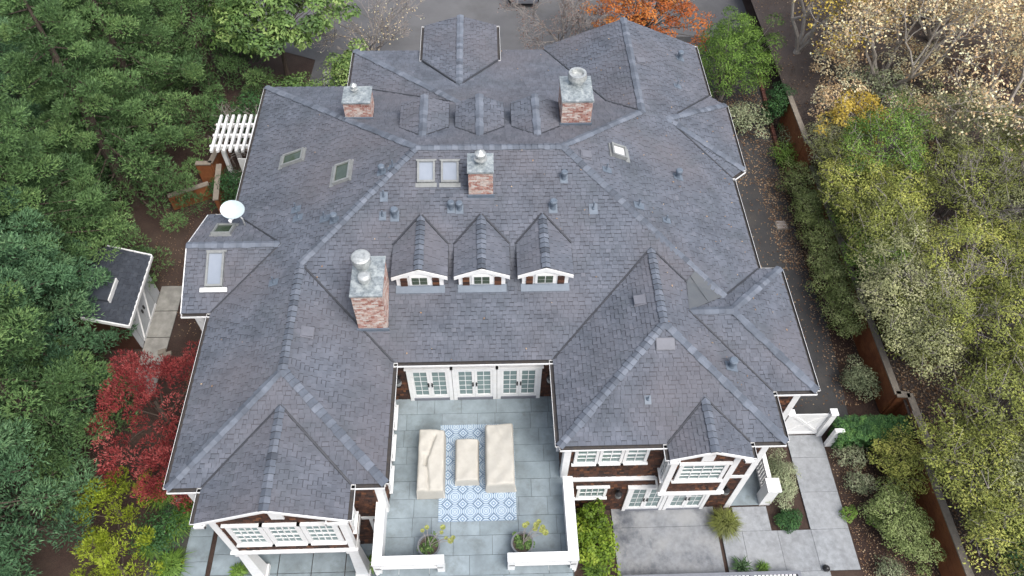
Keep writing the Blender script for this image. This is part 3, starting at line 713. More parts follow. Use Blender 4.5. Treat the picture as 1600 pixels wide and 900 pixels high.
chimney(3.45, 4.57, 8.90, 10.30, 8.10, 9.32, [(4.05,9.95,.33,.42,.06,.17,'ring')])

PL = {k: (nrm(k), nrm(k).dot(slopes[k][0])) for k in slopes}
def frame_on(key):
    n = PL[key][0]; up = (V(0,0,1)-n*n.z).normalized(); return up.cross(n).normalized(), up, n
def vent(px, py, key, kind, sc=1.0):
    p = onplane(px, py, PL[key]); u, up, n = frame_on(key); mb = MB()
    if kind != 'box': mb.obox(p - u*.15*sc - up*.2*sc + n*.012, u*.3*sc, up*.4*sc, n*.022)
    if kind == 'cap': mb.lathe(p, [(.12*sc,-.05),(.085*sc,.14*sc),(.085*sc,.26*sc),(.13*sc,.26*sc),(.135*sc,.36*sc),(.10*sc,.40*sc)], 14)
    elif kind == 'pipe': mb.lathe(p, [(.06,-.03),(.045,.08),(.028,.1),(.028,.36*sc)], 10)
    elif kind == 'box':
        mb.obox(p - u*.21 - up*.21 + n*.015, u*.42, up*.42, n*.03)
        mb.hexa([p-u*.17-up*.17+n*.045, p+u*.17-up*.17+n*.045, p+u*.17+up*.17+n*.045, p-u*.17+up*.17+n*.045, p-u*.17-up*.17+n*.14, p+u*.17-up*.17+n*.14, p+u*.17+up*.17+n*.06, p-u*.17+up*.17+n*.06])
    ob('roof_vent', mb, M['flash'] if kind != 'box' else mat_box, house)
mat_box = mat('grey_box_vent', (.145,.15,.175), (.12,.125,.145), rough=.6, nscale=4)
for px, py, k, kd, sc in [(597,270,'west','cap',.9),(614,262,'west','pipe',1),(523,345,'west','cap',.9),(508,342,'west','pipe',1),(463,328,'west','pipe',1),(466,341,'west','pipe',1),(428,442,'west','pipe',.9),
   (617,338,'south','cap',1),(598,338,'south','pipe',.8),(600,308,'south','pipe',.9),(705,326,'south','cap',.9),(718,327,'south','cap',.9),(881,279,'south','cap',.9),(864,325,'south','cap',1),(927,327,'south','pipe',1),
   (948,266,'east','pipe',.9),(1059,277,'east','cap',1.0),(998,322,'east','pipe',1),(1041,345,'east','pipe',.8),(1062,92,'east','cap',1),(1058,135,'east','pipe',.9),(1142,573,'se_east','cap',1.1),(1012,625,'se_south','pipe',.7),
   (1000,470,'se_west','box',1),(480,520,'sw_east','box',1),(915,243,'east','box',1),(1000,96,'east','box',1)]: vent(px, py, k, kd, sc)
# large flat vent on the south-east hip
p = onplane(1039, 538, PL['se_south']); u, up, n = frame_on('se_south'); mb = MB()
mb.obox(p-u*.3-up*.2+n*.02, u*.6, up*.4, n*.05); mb.obox(p-u*.28-up*.18+n*.07, u*.56, up*.36, n*.02); ob('roof_vent', mb, mat_box, house)

def skylight(px, py, key, su, sv, glass='sky_glass', whitesill=False, kerb=.12):
    p = onplane(px, py, PL[key]); u, up, n = frame_on(key); mb = MB(); f = .07
    o = p - u*su/2 - up*sv/2 + n*.01
    mb.obox(o, u*su, up*f, n*kerb); mb.obox(o+up*(sv-f), u*su, up*f, n*(kerb+.02)); mb.obox(o+up*f, u*f, up*(sv-2*f), n*kerb); mb.obox(o+u*(su-f)+up*f, u*f, up*(sv-2*f), n*kerb)
    mb.obox(o - u*.06 - up*.16, u*(su+.12), up*.159, n*.02); mb.obox(o + up*(sv+.001) - u*.05, u*(su+.1), up*.06, n*.05)
    s = ob('skylight', mb, M['sky_frame'], house)
    g = MB(); g.obox(o + u*f + up*f + n*(kerb*.4), u*(su-2*f), up*(sv-2*f), n*.02); ob('pane', g, M[glass], s)
    if whitesill:
        g = MB(); g.obox(o - u*.16 - up*.2 + n*.025, u*(su+.32), up*.15, n*.06); ob('sill', g, M['white'], s)
skylight(459, 248, 'west', .62, .95, 'dark_glass'); skylight(536, 271, 'west', .95, .68, 'dark_glass')
skylight(666, 269, 'south', .62, .82); skylight(703, 269, 'south', .62, .82)
skylight(350, 361, 'ww_n', .68, .80, 'dark_glass'); skylight(337, 421, 'ww_s', .60, 1.25, 'sky_glass', True)
skylight(965, 239, 'east', .60, .62, 'stucco', kerb=.16)

# satellite dish on the west slope
p = onplane(383, 352, PL['ww_n']); dish = thing('satellite_dish', 'white oval satellite dish on a short mast beside the small west roof', 'satellite dish', p)
c = p + V(-.38, -.3, .55)*.7 + V(0,.35,.3)
mb = MB(); ax = V(-.05, -.55, .83).normalized(); xx = V(1,0,0); yy = ax.cross(xx).normalized()
rings = [[c + xx*(math.cos(a)*.44*q) + yy*(math.sin(a)*.34*q) + ax*(.10*q*q) for a in np.linspace(0, 2*math.pi, 25)[:-1]] for q in (1.0, .75, .5, .25, .02)]
for r0, r1 in zip(rings, rings[1:]):
    for k in range(24): mb.face([r0[k], r0[(k+1) % 24], r1[(k+1) % 24], r1[k]])
for k in range(24):
    a, b = rings[0][k], rings[0][(k+1) % 24]; mb.face([a, b, b-ax*.03, a-ax*.03])
ob('reflector', mb, mat('pale_dish', (.48,.56,.57), (.42,.5,.52), rough=.4), dish, smooth=True)
mb = MB(); mb.tube([p, p+V(0,0,.35), c-ax*.05], .03, 8); ob('mast', mb, M['steel'], dish)
mb = MB(); mb.tube([c-yy*.33, c-yy*.45+ax*.28], .018, 6); mb.lathe(c-yy*.45+ax*.28, [(.05,-.05),(.06,.05)], 10); ob('feed_arm', mb, M['white'], dish)

# ------------------------------------------------------------------ terrace
ZT = 3.2
mb = MB(); mb.box(-2.98, 3.14, -7.2, PW-.01, ZT-.35, ZT-.025); ter = ob('terrace', mb, M['grout']); ter['kind'] = 'structure'
y = PW-.012; row = 0
while y > -7.1:
    y1 = y-.625; x = -2.95 - random.uniform(0, .7)
    while x < 3.1:
        x1 = x + random.choice((.62, .95, 1.25, 1.25))
        a, b = max(x, -2.95)+.006, min(x1, 3.1)-.006
        if b-a > .08:
            s = MB(); zt_ = ZT + random.uniform(-.003, .003); s.box(a, b, y1+.006, y-.006, ZT-.03, zt_, t=random.random()); ob('paving_slab', s, M['bluestone'], ter)
        x = x1
    y = y1; row += 1
# supporting walls under the terrace
for x0, x1 in ((-2.95,-2.75),(2.93,3.12)):
    mb = MB(); mb.box(x0, x1, -6.05, -3.2 if x0 > 0 else -4.2, 0, ZT-.36); tag(ob('terrace_wall', mb, M['stucco']), 'white wall carrying the %s edge of the bluestone terrace' % ('right' if x0 > 0 else 'left'), 'wall')
def parapet(side):
    s = -1 if side == 'left' else 1
    xo, xi = (-3.08, -2.79) if s < 0 else (3.24, 2.92); xin = -.89 if s < 0 else 1.05; yb_ = -3.95 if s < 0 else -3.42
    t = thing('parapet', 'white timber parapet with cap rail on the %s side of the terrace opening' % side, 'parapet', (xo, -6, ZT), 'terrace parapets')
    z0, z1 = ZT, 4.08
    m = MB(); m.box(min(xo,xi)+.04, max(xo,xi)-.04, -5.84, yb_, z0-.4, z1-.05); ob('side_panel', m, M['white'], t)
    m = MB(); m.box(xo, xi, -5.84, yb_, z1-.049, z1); ob('cap_rail', m, M['white'], t)
    a, b = min(xo, xin), max(xo, xin)
    m = MB(); m.box(a, b, -6.12, -5.842, z1-.049, z1+.002); ob('cap_rail', m, M['white'], t)
    m = MB(); m.box(a+.05, b-.05, -6.08, -5.9, z1-.26, z1-.18); m.box(a+.05, b-.05, -6.1, -5.9, z1-.50, z1-.42); m.box(a+.05, b-.05, -6.14, -5.9, z0-.28, z0-.02); ob('rail', m, M['white'], t)
    m = MB(); m.box(a+.2, b-.2, -5.95, -5.91, z0, z1-.05); ob('dark_back_panel', m, M['cedar'], t)
    for x in (a+.12, b-.12):
        m = MB(); m.box(x-.11, x+.11, -6.10, -5.86, z0-.3, z1-.05); ob('post', m, M['white'], t)
    nb = 16; k = 0
    m = MB(); m.box(-.035, .035, -6.06, -5.95, z1-.18, z1-.05); base = ob('baluster', m, M['white'], t)
    base.location = (a+.3, 0, 0)
    for i in range(1, nb):
        o = base.copy(); COL.objects.link(o); o.location = (a+.3+i*(b-a-.6)/(nb-1), 0, 0)
parapet('left'); parapet('right')

# rug with a blue and white tile pattern
def rugmat():
    m = bpy.data.materials.new('blue_tile_rug'); m.use_nodes = True; t = m.node_tree; N = t.nodes; L = t.links; b = N['Principled BSDF']; b.inputs['Roughness'].default_value = .95
    tc = N.new('ShaderNodeTexCoord'); sp = N.new('ShaderNodeSeparateXYZ'); L.new(tc.outputs['Object'], sp.inputs[0])
    def mth(op, a, bb=None):
        x = N.new('ShaderNodeMath'); x.operation = op
        for i, v in enumerate((a, bb)):
            if v is None: continue
            if hasattr(v, 'is_output'): L.new(v, x.inputs[i])
            else: x.inputs[i].default_value = v
        return x.outputs[0]
    P = .51
    fx = mth('ABSOLUTE', mth('SUBTRACT', mth('FRACT', mth('DIVIDE', mth('ADD', sp.outputs[0], 20.0), P)), .5))
    fy = mth('ABSOLUTE', mth('SUBTRACT', mth('FRACT', mth('DIVIDE', mth('ADD', sp.outputs[1], 20.0), P)), .5))
    dia = mth('ADD', fx, fy)
    rad = mth('SQRT', mth('ADD', mth('MULTIPLY', fx, fx), mth('MULTIPLY', fy, fy)))
    r1 = mth('GREATER_THAN', mth('SINE', mth('MULTIPLY', dia, 34.0)), .15)
    cx2 = mth('SUBTRACT', .5, fx); cy2 = mth('SUBTRACT', .5, fy)
    rad2 = mth('SQRT', mth('ADD', mth('MULTIPLY', cx2, cx2), mth('MULTIPLY', cy2, cy2)))
    r2 = mth('GREATER_THAN', mth('SINE', mth('MULTIPLY', rad2, 46.0)), .1)
    r3 = mth('GREATER_THAN', mth('MULTIPLY', mth('SINE', mth('MULTIPLY', fx, 25.0)), mth('SINE', mth('MULTIPLY', fy, 25.0))), .05)
    sel = mth('LESS_THAN', dia, .36); pat = mth('ADD', mth('MULTIPLY', sel, r1), mth('MULTIPLY', mth('SUBTRACT', 1.0, sel), mth('MAXIMUM', mth('MULTIPLY', r2, .9), mth('MULTIPLY', r3, .5))))
    ln = mth('LESS_THAN', mth('ABSOLUTE', mth('SUBTRACT', dia, .37)), .03)
    mx = N.new('ShaderNodeMix'); mx.data_type = 'RGBA'; L.new(pat, mx.inputs[0]); mx.inputs[6].default_value = (.15,.225,.335,1); mx.inputs[7].default_value = (.43,.50,.54,1)
    m2 = N.new('ShaderNodeMix'); m2.data_type = 'RGBA'; L.new(ln, m2.inputs[0]); L.new(mx.outputs[2], m2.inputs[6]); m2.inputs[7].default_value = (.09,.13,.18,1)
    L.new(m2.outputs[2], b.inputs['Base Color']); return m
mb = MB(); mb.box(-1.16, 1.40, -4.52, -1.06, ZT+.005, ZT+.018); tag(ob('rug', mb, rugmat()), 'blue and white patterned outdoor rug on the terrace', 'rug')

def cover(name, label, x0, x1, y0, y1, hl, hr, seed, fold=False):
    """canvas furniture cover: a draped rounded box; hl/hr heights of its left and right edge"""
    rg = random.Random(seed); nx, nyy = 30, 56; mb = MB(); cx, cy = (x0+x1)/2, (y0+y1)/2; hx, hy = (x1-x0)/2, (y1-y0)/2
    ph = [rg.uniform(0, 6) for _ in range(8)]
    for j in range(nyy+1):
        for i in range(nx+1):
            a, b = (i/nx)*2-1, (j/nyy)*2-1
            A, B = a*1.45, b*1.2
            ex, ey = max(0, abs(A)-1), max(0, abs(B)-1)
            X, Y = max(-1, min(1, A)), max(-1, min(1, B))
            top = hl + (hr-hl)*(X+1)/2
            drop = min(1, max(ex/.45, ey/.2))
            z = top*(1-drop**1.0) + .02*drop
            rnd = .05*max(0, abs(X)-.85)/.15 if drop == 0 else .05
            z -= rnd
            fl = drop*.045*math.sin(9*(X*hx*2.2 + Y*hy*2.2)+ph[0]) + drop*.02*math.sin(23*(X*hx+Y*hy)+ph[5])
            px_ = cx + X*hx + math.copysign(drop*.03, X)*(ex > 0) + (fl if ey > 0 else 0)
            py_ = cy + Y*hy + math.copysign(drop*.03, Y)*(ey > 0) + (fl if ex > 0 else 0)
            wr = .016*math.sin(5*Y*hy+4*X+ph[1]+1.5*math.sin(3*Y+X)) + .010*math.sin(11*X*hx-6*Y*hy+ph[2]+math.sin(4*Y*hy)) + .007*math.sin(24*(X*hx*.8+Y*hy*.5)+ph[3]+2*math.sin(5*X))*max(0, math.sin(2.3*Y*hy+ph[6]))
            if fold and drop == 0:
                d1 = abs((X+.45) - .28*max(0, .15-Y)); d2 = abs((X+.45) - .75*max(0, (Y+.15)))
                wr -= .11*math.exp(-(d1/.13)**2)*(Y < .2) + .10*math.exp(-(d2/.10)**2)*(Y > -.2)*(Y < .85) 
                if Y < .05: wr += .022*math.sin(38*X+ph[4]+2*math.sin(9*Y))*math.exp(-(d1/.22)**2)
            mb.v.append((px_, py_, ZT+.02 + z + wr*(1-drop)))
    for j in range(nyy):
        for i in range(nx): q = j*(nx+1)+i; mb.f.append((q, q+1, q+nx+2, q+nx+1)); mb.t.append(.5); mb.m.append(0)
    return tag(ob(name, mb, M['cover'], smooth=True), label, 'cover', 'canvas furniture covers')
cover('furniture_cover', 'cream canvas cover with a deep V crease over the left sofa', -1.84, -.98, -3.70, -1.55, .74, .66, 3, True)
cover('furniture_cover', 'small cream canvas cover over the table in the middle of the rug', -.60, .16, -3.28, -1.82, .46, .46, 5)
cover('furniture_cover', 'smooth cream canvas cover over the right sofa', .42, 1.36, -3.55, -1.40, .66, .74, 8)

# ------------------------------------------------------------------ foliage
def leaf_mesh(name, pos, nrm_, size, tint, m, parent, kind='leaf', asp=.5):
    """pos, nrm_ (n,3) numpy; builds small leaf faces"""
    n = len(pos); 
    nn = nrm_/np.maximum(1e-6, np.linalg.norm(nrm_, axis=1))[:, None]
    r = RNG.normal(size=(n, 3)); u = np.cross(nn, r); u /= np.maximum(1e-6, np.linalg.norm(u, axis=1))[:, None]; v = np.cross(nn, u)
    s = size[:, None]
    if kind == 'needle':        # three slender blades fanning outward along the growth direction
        vs = []
        for k in (-1, 1):
            d = nn + u*(.5*k) + v*(RNG.normal(size=(n,1))*.25); side = v*.23 + u*.07*k
            vs += [pos - side*s*.9, pos + side*s*.9, pos + d*s*1.1]
        V_ = np.stack(vs, 1).reshape(-1, 3); F = np.arange(n*6).reshape(-1, 3); T = np.repeat(tint, 2); fn = 3
    else:
        fold = nn*(.18*s)
        V_ = np.stack([pos - u*s*.5, pos + v*s*asp*.5 + fold, pos + u*s*.5, pos - v*s*asp*.5 + fold], 1).reshape(-1, 3)
        b = np.arange(n)*4; F = np.stack([b, b+1, b+2, b, b+2, b+3], 1).reshape(-1, 3); T = np.repeat(tint, 2); fn = 3
    me = bpy.data.meshes.new(name); me.vertices.add(len(V_)); me.vertices.foreach_set('co', V_.astype(np.float32).ravel())
    me.loops.add(len(F)*3); me.loops.foreach_set('vertex_index', F.astype(np.int32).ravel())
    me.polygons.add(len(F)); me.polygons.foreach_set('loop_start', np.arange(0, len(F)*3, 3, dtype=np.int32)); me.polygons.foreach_set('loop_total', np.full(len(F), 3, dtype=np.int32))
    a = me.attributes.new('tint', 'FLOAT', 'FACE'); a.data.foreach_set('value', T.astype(np.float32))
    me.materials.append(m); me.update(calc_edges=True); me.validate()
    o = bpy.data.objects.new(name, me); COL.objects.link(o); adopt(o, parent); return o

def clump_leaves(cl, per, size, up=.5, spread=.9, tvar=.14):
    """cl: list of (center, (rx,ry,rz), tint, outward dir)"""
    P, Nn, S, T = [], [], [], []
    for c, rad, tt, od, *_ in cl:
        k = max(6, int(per*RNG.uniform(.8, 1.2)))
        d = RNG.normal(size=(k, 3)); d /= np.linalg.norm(d, axis=1)[:, None]
        d[:, 2] = np.where(d[:, 2] < -.2, -d[:, 2]*.6, d[:, 2])
        rr = RNG.uniform(.25, 1, size=(k, 1))**.45
        P.append(np.array(c) + d*rr*np.array(rad)); Nn.append(d*spread + np.array([0, 0, up]) + np.array(od)*.5 + RNG.normal(size=(k, 3))*.35)
        S.append(size*RNG.uniform(.65, 1.3, size=k)); T.append(np.clip(tt + RNG.normal(size=k)*tvar, 0, 1))
    return np.concatenate(P), np.concatenate(Nn), np.concatenate(S), np.concatenate(T)

def conifer(x, y, h, Rd, label, m='needle', z0=0, dens=1.0, low=.06,  group='tall evergreens along the left side'):
    t = thing('conifer_tree', label, 'tree', (x, y, z0), group)
    mb = MB(); bend = [random.uniform(-.25, .25) for _ in range(2)]
    mb.tube([(x, y, z0-.3), (x+bend[0], y+bend[1], z0+h*.5), (x+bend[0]*1.5, y+bend[1]*1.5, z0+h*.97)], [.32, .2, .03], 8)
    cl = []; nb = int(95*dens*(h/13)*(Rd/3.4))
    for i in range(nb):
        q = low + (1-low)*(i/nb)**1.15; env = Rd*(1-q)**.72*random.uniform(.72, 1.1)
        a = i*2.39996 + random.uniform(-.5, .5); zc = z0 + h*q
        tx = random.uniform(.12, .72); k3 = 3 if env > 1.2 else 1
        tip = V(x+math.cos(a)*env, y+math.sin(a)*env, zc - env*.10)
        mb.tube([(x, y, zc+env*.05), tip], [.045, .012], 4, cap=False)
        for k in range(k3):
            f = 1 - k*.33; pc = V(x, y, zc).lerp(tip, f)
            rr = (.46 + .30*random.random())*(1.0 - .3*q)*(1 if k == 0 else .85)
            cl.append(((pc.x+random.gauss(0, .15), pc.y+random.gauss(0, .15), pc.z + .12), (rr*1.15, rr*1.15, rr*.75), tx + (-.05 if k else .08), (math.cos(a)*.8, math.sin(a)*.8, .2), k == 0))
    ob('trunk', mb, M['barkbrown'], t)
    A_ = clump_leaves([c for c in cl if c[4]], int(255*dens), .112, up=.45, tvar=.12, spread=1.3); B_ = clump_leaves([c for c in cl if not c[4]], 90, .125, up=.6, tvar=.12)
    leaf_mesh('crown', *[np.concatenate(q) for q in zip(A_, B_)], M[m], t, 'needle')
    return t

def broad(name, label, cat, x, y, z0, h, Rd, m, nclump=40, per=150, size=.12, asp=.5, trunk=.12, group=None, flat=.75, cr=(.4,.65), bark='barkbrown', leafk='leaf', low=.35, tv=.16, tr=(.25,.72), twig=0, sy=1.0, up=.6):
    t = thing(name, label, cat, (x, y, z0), group); mb = MB(); hb = h*low
    if trunk: mb.tube([(x, y, z0-.2), (x+random.uniform(-.1,.1), y, z0+hb*.7), (x, y, z0+hb+.3*(h-hb))], [trunk, trunk*.8, trunk*.45], 7)
    cl = []; cz = z0+hb+(h-hb)*.40
    for i in range(nclump):
        a = i*2.39996; q = (i+.5)/nclump; phi = math.acos(1-1.45*q); rr = random.uniform(.5, 1.0)*(1+.22*math.sin(2*a+x)+.15*math.sin(3*a+y*2))
        c = V(x + Rd*rr*math.sin(phi)*math.cos(a), y + Rd*sy*rr*math.sin(phi)*math.sin(a), cz + (h-hb)*.56*math.cos(phi)*rr)
        c.z = max(c.z, z0+.15); r = random.uniform(*cr)
        mb.tube([(x, y, z0+hb*.9), ((x+c.x)/2+random.gauss(0,.1), (y+c.y)/2+random.gauss(0,.1), (z0+hb+c.z)/2+.1), c], [max(.02, trunk*.35), .02, .008], 4, cap=False)
        cl.append((c, (r, r, r*flat), random.uniform(*tr), ((c.x-x)/Rd*.6, (c.y-y)/Rd*.6, .3)))
        for k in range(twig):
            d = V(random.gauss(0,1), random.gauss(0,1), random.uniform(.0,1)).normalized(); mb.tube([c, c+d*r*1.15+V(0,0,.05)], [.014, .005], 3, cap=False)
    ob('trunk', mb, M[bark], t)
    P = clump_leaves(cl, per, size, up=up, tvar=tv); leaf_mesh('crown', *P, M[m], t, leafk, asp)
    return t

def branchy(name, label, x, y, z0, h, spread, m, nleaf=300, size=.1, bark='barkgrey', depth=5, stems=6, group=None, rad=.05, lean=(0,0), lv=(.2,.8), scat=.14, minr=.0):
    """open-branched deciduous tree or shrub with few leaves left"""
    t = thing(name, label, 'tree', (x, y, z0), group); mb = MB(); tips = []
    def grow(p, d, L, r, k, pi=None):
        q = p + d*L; mid = p + d*L*.5 + V(random.gauss(0,1), random.gauss(0,1), random.gauss(0,.5))*L*.06
        r = max(r, minr); mb.tube([p, mid, q], [r, r*.85, max(minr, r*.68)], 5 if r > .03 else 3, cap=False); me_ = mb.first + 2*mb.ringn
        if pi is not None: mb.f.append((pi, mb.first, mb.first+1)); mb.t.append(.5); mb.m.append(0)
        if k <= 2: tips.append((q, d)); tips.append((mid, d))
        if k == 0: return
        for i in range(random.choice((2, 2, 3))):
            nd = (d + V(random.gauss(0,1), random.gauss(0,1), random.gauss(.15,.6))*.48).normalized(); nd.z = max(nd.z, -.15)
            grow(q - d*min(L*.08, r*1.2), nd, L*random.uniform(.62, .86), r*.64, k-1, me_)
    mb.tube([(x,y,z0-.3),(x,y,z0+.12)], [rad*2.2, rad*1.4], 8)
    for i in range(stems):
        a = 2*math.pi*i/stems + random.uniform(-.4, .4); d = V(math.cos(a)*spread+lean[0], math.sin(a)*spread+lean[1], 1).normalized()
        grow(V(x, y, z0-.05), d, h*.30, rad, depth, 8)
    ob('trunk', mb, M[bark], t)
    if nleaf:
        k = RNG.integers(0, len(tips), size=nleaf); pos = np.array([tuple(tips[i][0]) for i in k]) + RNG.normal(size=(nleaf, 3))*scat
        nn = RNG.normal(size=(nleaf, 3)) + np.array([0, 0, .8]); leaf_mesh('crown', pos, nn, size*RNG.uniform(.6, 1.3, size=nleaf), RNG.uniform(lv[0], lv[1], size=nleaf), M[m], t, 'leaf', .6)
    return t
# potted plants on the terrace
def potted(px, py, label, ros, seed):
    p = at(px, py, ZT+.45); x, y = p.x, p.y; t = thing('potted_plant', label, 'potted plant', (x, y, ZT)); rg = random.Random(seed)
    mb = MB(); mb.lathe((x,y,ZT), [(.22,0),(.27,.1),(.335,.46),(.36,.47),(.36,.52),(.31,.52),(.30,.44)], 24); ob('pot', mb, M['pot'], t, smooth=False)
    mb = MB(); mb.lathe((x,y,ZT), [(.295,.40),(.295,.44),(.02,.46)], 20); ob('soil', mb, M['soil'], t)
    cl = [((x+rg.gauss(0,.13), y+rg.gauss(0,.13), ZT+.47), (.08,.08,.05), rg.uniform(.05,.6), (0,0,1)) for _ in range(22)]
    leaf_mesh('ground_cover', *clump_leaves(cl, 26, .07, tvar=.2), M['magnolia'], t)
    for qx, qy, r, zz in ros:
        c = at(qx, qy, ZT+zz); mb = MB(); mb.tube([(x+rg.gauss(0,.06), y+rg.gauss(0,.06), ZT+.45), ((x+c.x)/2, (y+c.y)/2, ZT+.45+(zz-.45)*.75), c], [.010, .009, .008], 5); ob('stem', mb, M['barkgrey'], t)
        mb = MB()
        for ring, (n_, rr, el) in enumerate(((11, 1.0, .15), (9, .72, .5), (6, .42, .95))):
            for k in range(n_):
                a = 2*math.pi*(k+ring*.5)/n_; d = V(math.cos(a)*math.cos(el), math.sin(a)*math.cos(el), math.sin(el)); s_ = V(-math.sin(a), math.cos(a), 0); L = r*rr
                mb.face([c+d*.01, c+d*L*.7+s_*L*.26+V(0,0,.01), c+d*L, c+d*L*.7-s_*L*.26+V(0,0,.01)], t=rg.uniform(.25,.6)+.12*ring)
        ob('rosette', mb, M['aeonium'], t)
potted(670, 853, 'grey pot with yellow-green rosettes, left of the terrace opening',
       [(660,829,.075,1.0),(667,824,.085,1.1),(692,824,.10,1.1),(690,832,.07,1.0),(697,841,.07,.85),(704,845,.11,.9),(708,840,.08,.95)], 1)
potted(816, 849, 'grey pot with rosettes leaning right, right of the terrace opening',
       [(820,821,.10,1.1),(824,818,.08,1.0),(838,820,.11,1.1),(842,815,.09,1.15),(848,824,.10,1.05),(852,832,.12,.95),(846,829,.09,1.0),(836,826,.10,1.0)], 2)

# ------------------------------------------------------------------ front yard paving
def slabs(name, rects, z, m, base=None):
    mb = MB()
    xs = [r[0] for r in rects]+[r[1] for r in rects]; ys = [r[2] for r in rects]+[r[3] for r in rects]
    for x0, x1, y0, y1 in rects: mb.face([(x0,y0,z-.03),(x1,y0,z-.03),(x1,y1,z-.03),(x0,y1,z-.03)])
    o = ob(name, mb, M['grout']); o['kind'] = 'structure'
    for x0, x1, y0, y1 in rects:
        s = MB(); s.box(x0+.006, x1-.006, y0+.006, y1-.006, z-.028, z+random.uniform(-.002,.002), t=random.random()); ob('paving_slab', s, m, o)
    return o
slabs('concrete_path', [(12.3,13.72,-1.2,-.25),(12.3,13.72,-2.6,-1.2),(12.3,13.72,-4.02,-2.6),(8.98,9.75,-5.5,-4.02),(9.75,11.05,-5.5,-4.02),(11.05,12.3,-5.5,-4.02),(12.3,13.72,-5.5,-4.02),(9.55,10.85,-4.02,-3.1),(11.4,12.6,-6.6,-5.5)], .05, M['concrete'])
slabs('concrete_patio', [(5.02,8.85,-3.78,-3.02),(5.02,8.85,-5.55,-3.78)], .045, mat('stained_concrete', (0,0,0), rough=.75, nscale=6, bump=.12, bscale=60, tint=((.165,.178,.19),(.19,.20,.215)), stain=((.060,.067,.082), .62, .95), big=((.27,.275,.275), 1.1, .65)))
slabs('porch_floor', [(x, x+1.16, y, y+.72) for x in (-9.33,-8.15,-6.97,-5.79,-4.61) for y in (-8.0,-7.27,-6.54,-5.81,-5.08,-4.36)], .05, M['bluestone'])
slabs('side_walk', [(-10.35,-9.5,y,y+.9) for y in (-6.4,-5.5,-4.6,-3.7)], .06, M['bluestone'])
sheet('landing', [(9.5,-3.05),(10.85,-3.05),(10.85,-1.3),(9.5,-1.3)], .055, M['bluestone'])
# porch railing with pillar
t = thing('porch_railing', 'white railing and square pillar beside the landing at the right corner of the house', 'railing', (10.75,-2.95,0))
mb = MB(); mb.box(10.6,11.0,-3.05,-2.62,0,1.35); mb.box(10.55,11.05,-3.1,-2.57,1.351,1.43); ob('pillar', mb, M['white'], t)
mb = MB(); mb.box(10.72,10.88,-2.61,-1.3,1.1,1.2); ob('top_rail', mb, M['white'], t); mb = MB(); mb.box(10.75,10.85,-2.61,-1.3,.2,.28); ob('bottom_rail', mb, M['white'], t)
m = MB(); m.box(10.77,10.83,-.03,.03,.281,1.099); b0 = ob('baluster', m, M['white'], t); b0.location = (0,-2.5,0)
for i in range(1, 9): o = b0.copy(); COL.objects.link(o); o.location = (0,-2.5+i*.14,0)
# white gate
t = thing('garden_gate', 'white boarded garden gate with cross bracing between house and hedge', 'gate', (12.8,-.2,0))
for k in range(10):
    m = MB(); m.box(12.15+k*.135, 12.15+k*.135+.13, -.2, -.17, .06, 1.72); ob('board', m, M['white'], t)
m = MB(); m.box(12.13,13.52,-.23,-.201,1.62,1.76); m.box(12.13,13.52,-.23,-.201,.1,.24); m.bar((12.2,-.216,.28),(13.45,-.216,1.6),.03,.12, up=(0,0,1)); m.bar((12.2,-.216,1.6),(13.45,-.216,.28),.026,.12); ob('cross_brace', m, M['white'], t)
for x in (11.98, 13.62):
    m = MB(); m.box(x-.11,x+.11,-.32,-.1,0,1.85); m.box(x-.14,x+.14,-.35,-.07,1.851,1.92); ob('post', m, M['white'], t)
m = MB(); m.box(11.2,11.86,-.26,-.14,0,1.6); ob('fixed_panel', m, M['white'], t)
m = MB(); m.box(13.74,14.1,-.75,-.6,0,1.3); ob('side_panel', m, M['white'], t)
# slatted planter frame at the bottom edge
t = thing('slatted_bench', 'grey framed slatted bench at the bottom edge of the concrete patio', 'bench', (8,-5.8,0))
mb = MB(); mb.box(5.1,11.35,-5.72,-5.6,.0,.52); mb.box(5.1,11.35,-6.5,-6.38,0,.52); mb.box(5.1,5.22,-6.38,-5.72,0,.515); mb.box(11.23,11.35,-6.38,-5.72,0,.515); mb.box(9.55,9.67,-6.38,-5.72,0,.515); ob('frame', mb, M['grey_frame'], t)
m = MB(); m.box(-.045,.045,-6.379,-5.721,.44,.50); b0 = ob('slat', m, M['white'], t); b0.location = (5.32,0,0)
for i in range(1, 43):
    if abs(5.32+i*.138-9.61) < .11: continue
    o = b0.copy(); COL.objects.link(o); o.location = (5.32+i*.138,0,0)
mb = MB(); pp = at(1290,889,.05); mb.lathe((pp.x,pp.y,.05), [(.1,0),(.1,.1),(.13,.1),(.06,.2),(.02,.22)], 12); tag(ob('path_light', mb, M['black']), 'small dark mushroom light at the corner of the concrete path', 'path light')

# ------------------------------------------------------------------ driveway details
pp = at(1221, 352, .012); mb = MB(); mb.box(pp.x-.28,pp.x+.28,pp.y-.28,pp.y+.28,.016,.03); 
dc = tag(ob('drain_cover', mb, M['capwood']), 'square tan drain cover in the side driveway', 'drain cover'); mb = MB(); [mb.box(pp.x-.22,pp.x+.22,pp.y-.2+k*.1,pp.y-.15+k*.1,.0305,.036) for k in range(5)]; ob('grate', mb, M['mortar'], dc)
ed = thing('brick_edging', 'low red brick edging along the right side of the driveway', 'edging', (16.4,18,0))
edge = [(16.35,22.5),(16.2,20.5),(16.0,17.5),(15.95,15.8),(16.15,14.2)]
for a, b in zip(edge, edge[1:]):
    n_ = int(math.dist(a, b)/.23)
    for k in range(n_):
        q = V(a[0],a[1],0).lerp(V(b[0],b[1],0), (k+.5)/n_); m = MB(); m.box(q.x-.09,q.x+.09,q.y-.105,q.y+.105,0,.17+random.uniform(-.01,.01), t=random.random()); ob('brick', m, M['brickedge'], ed)
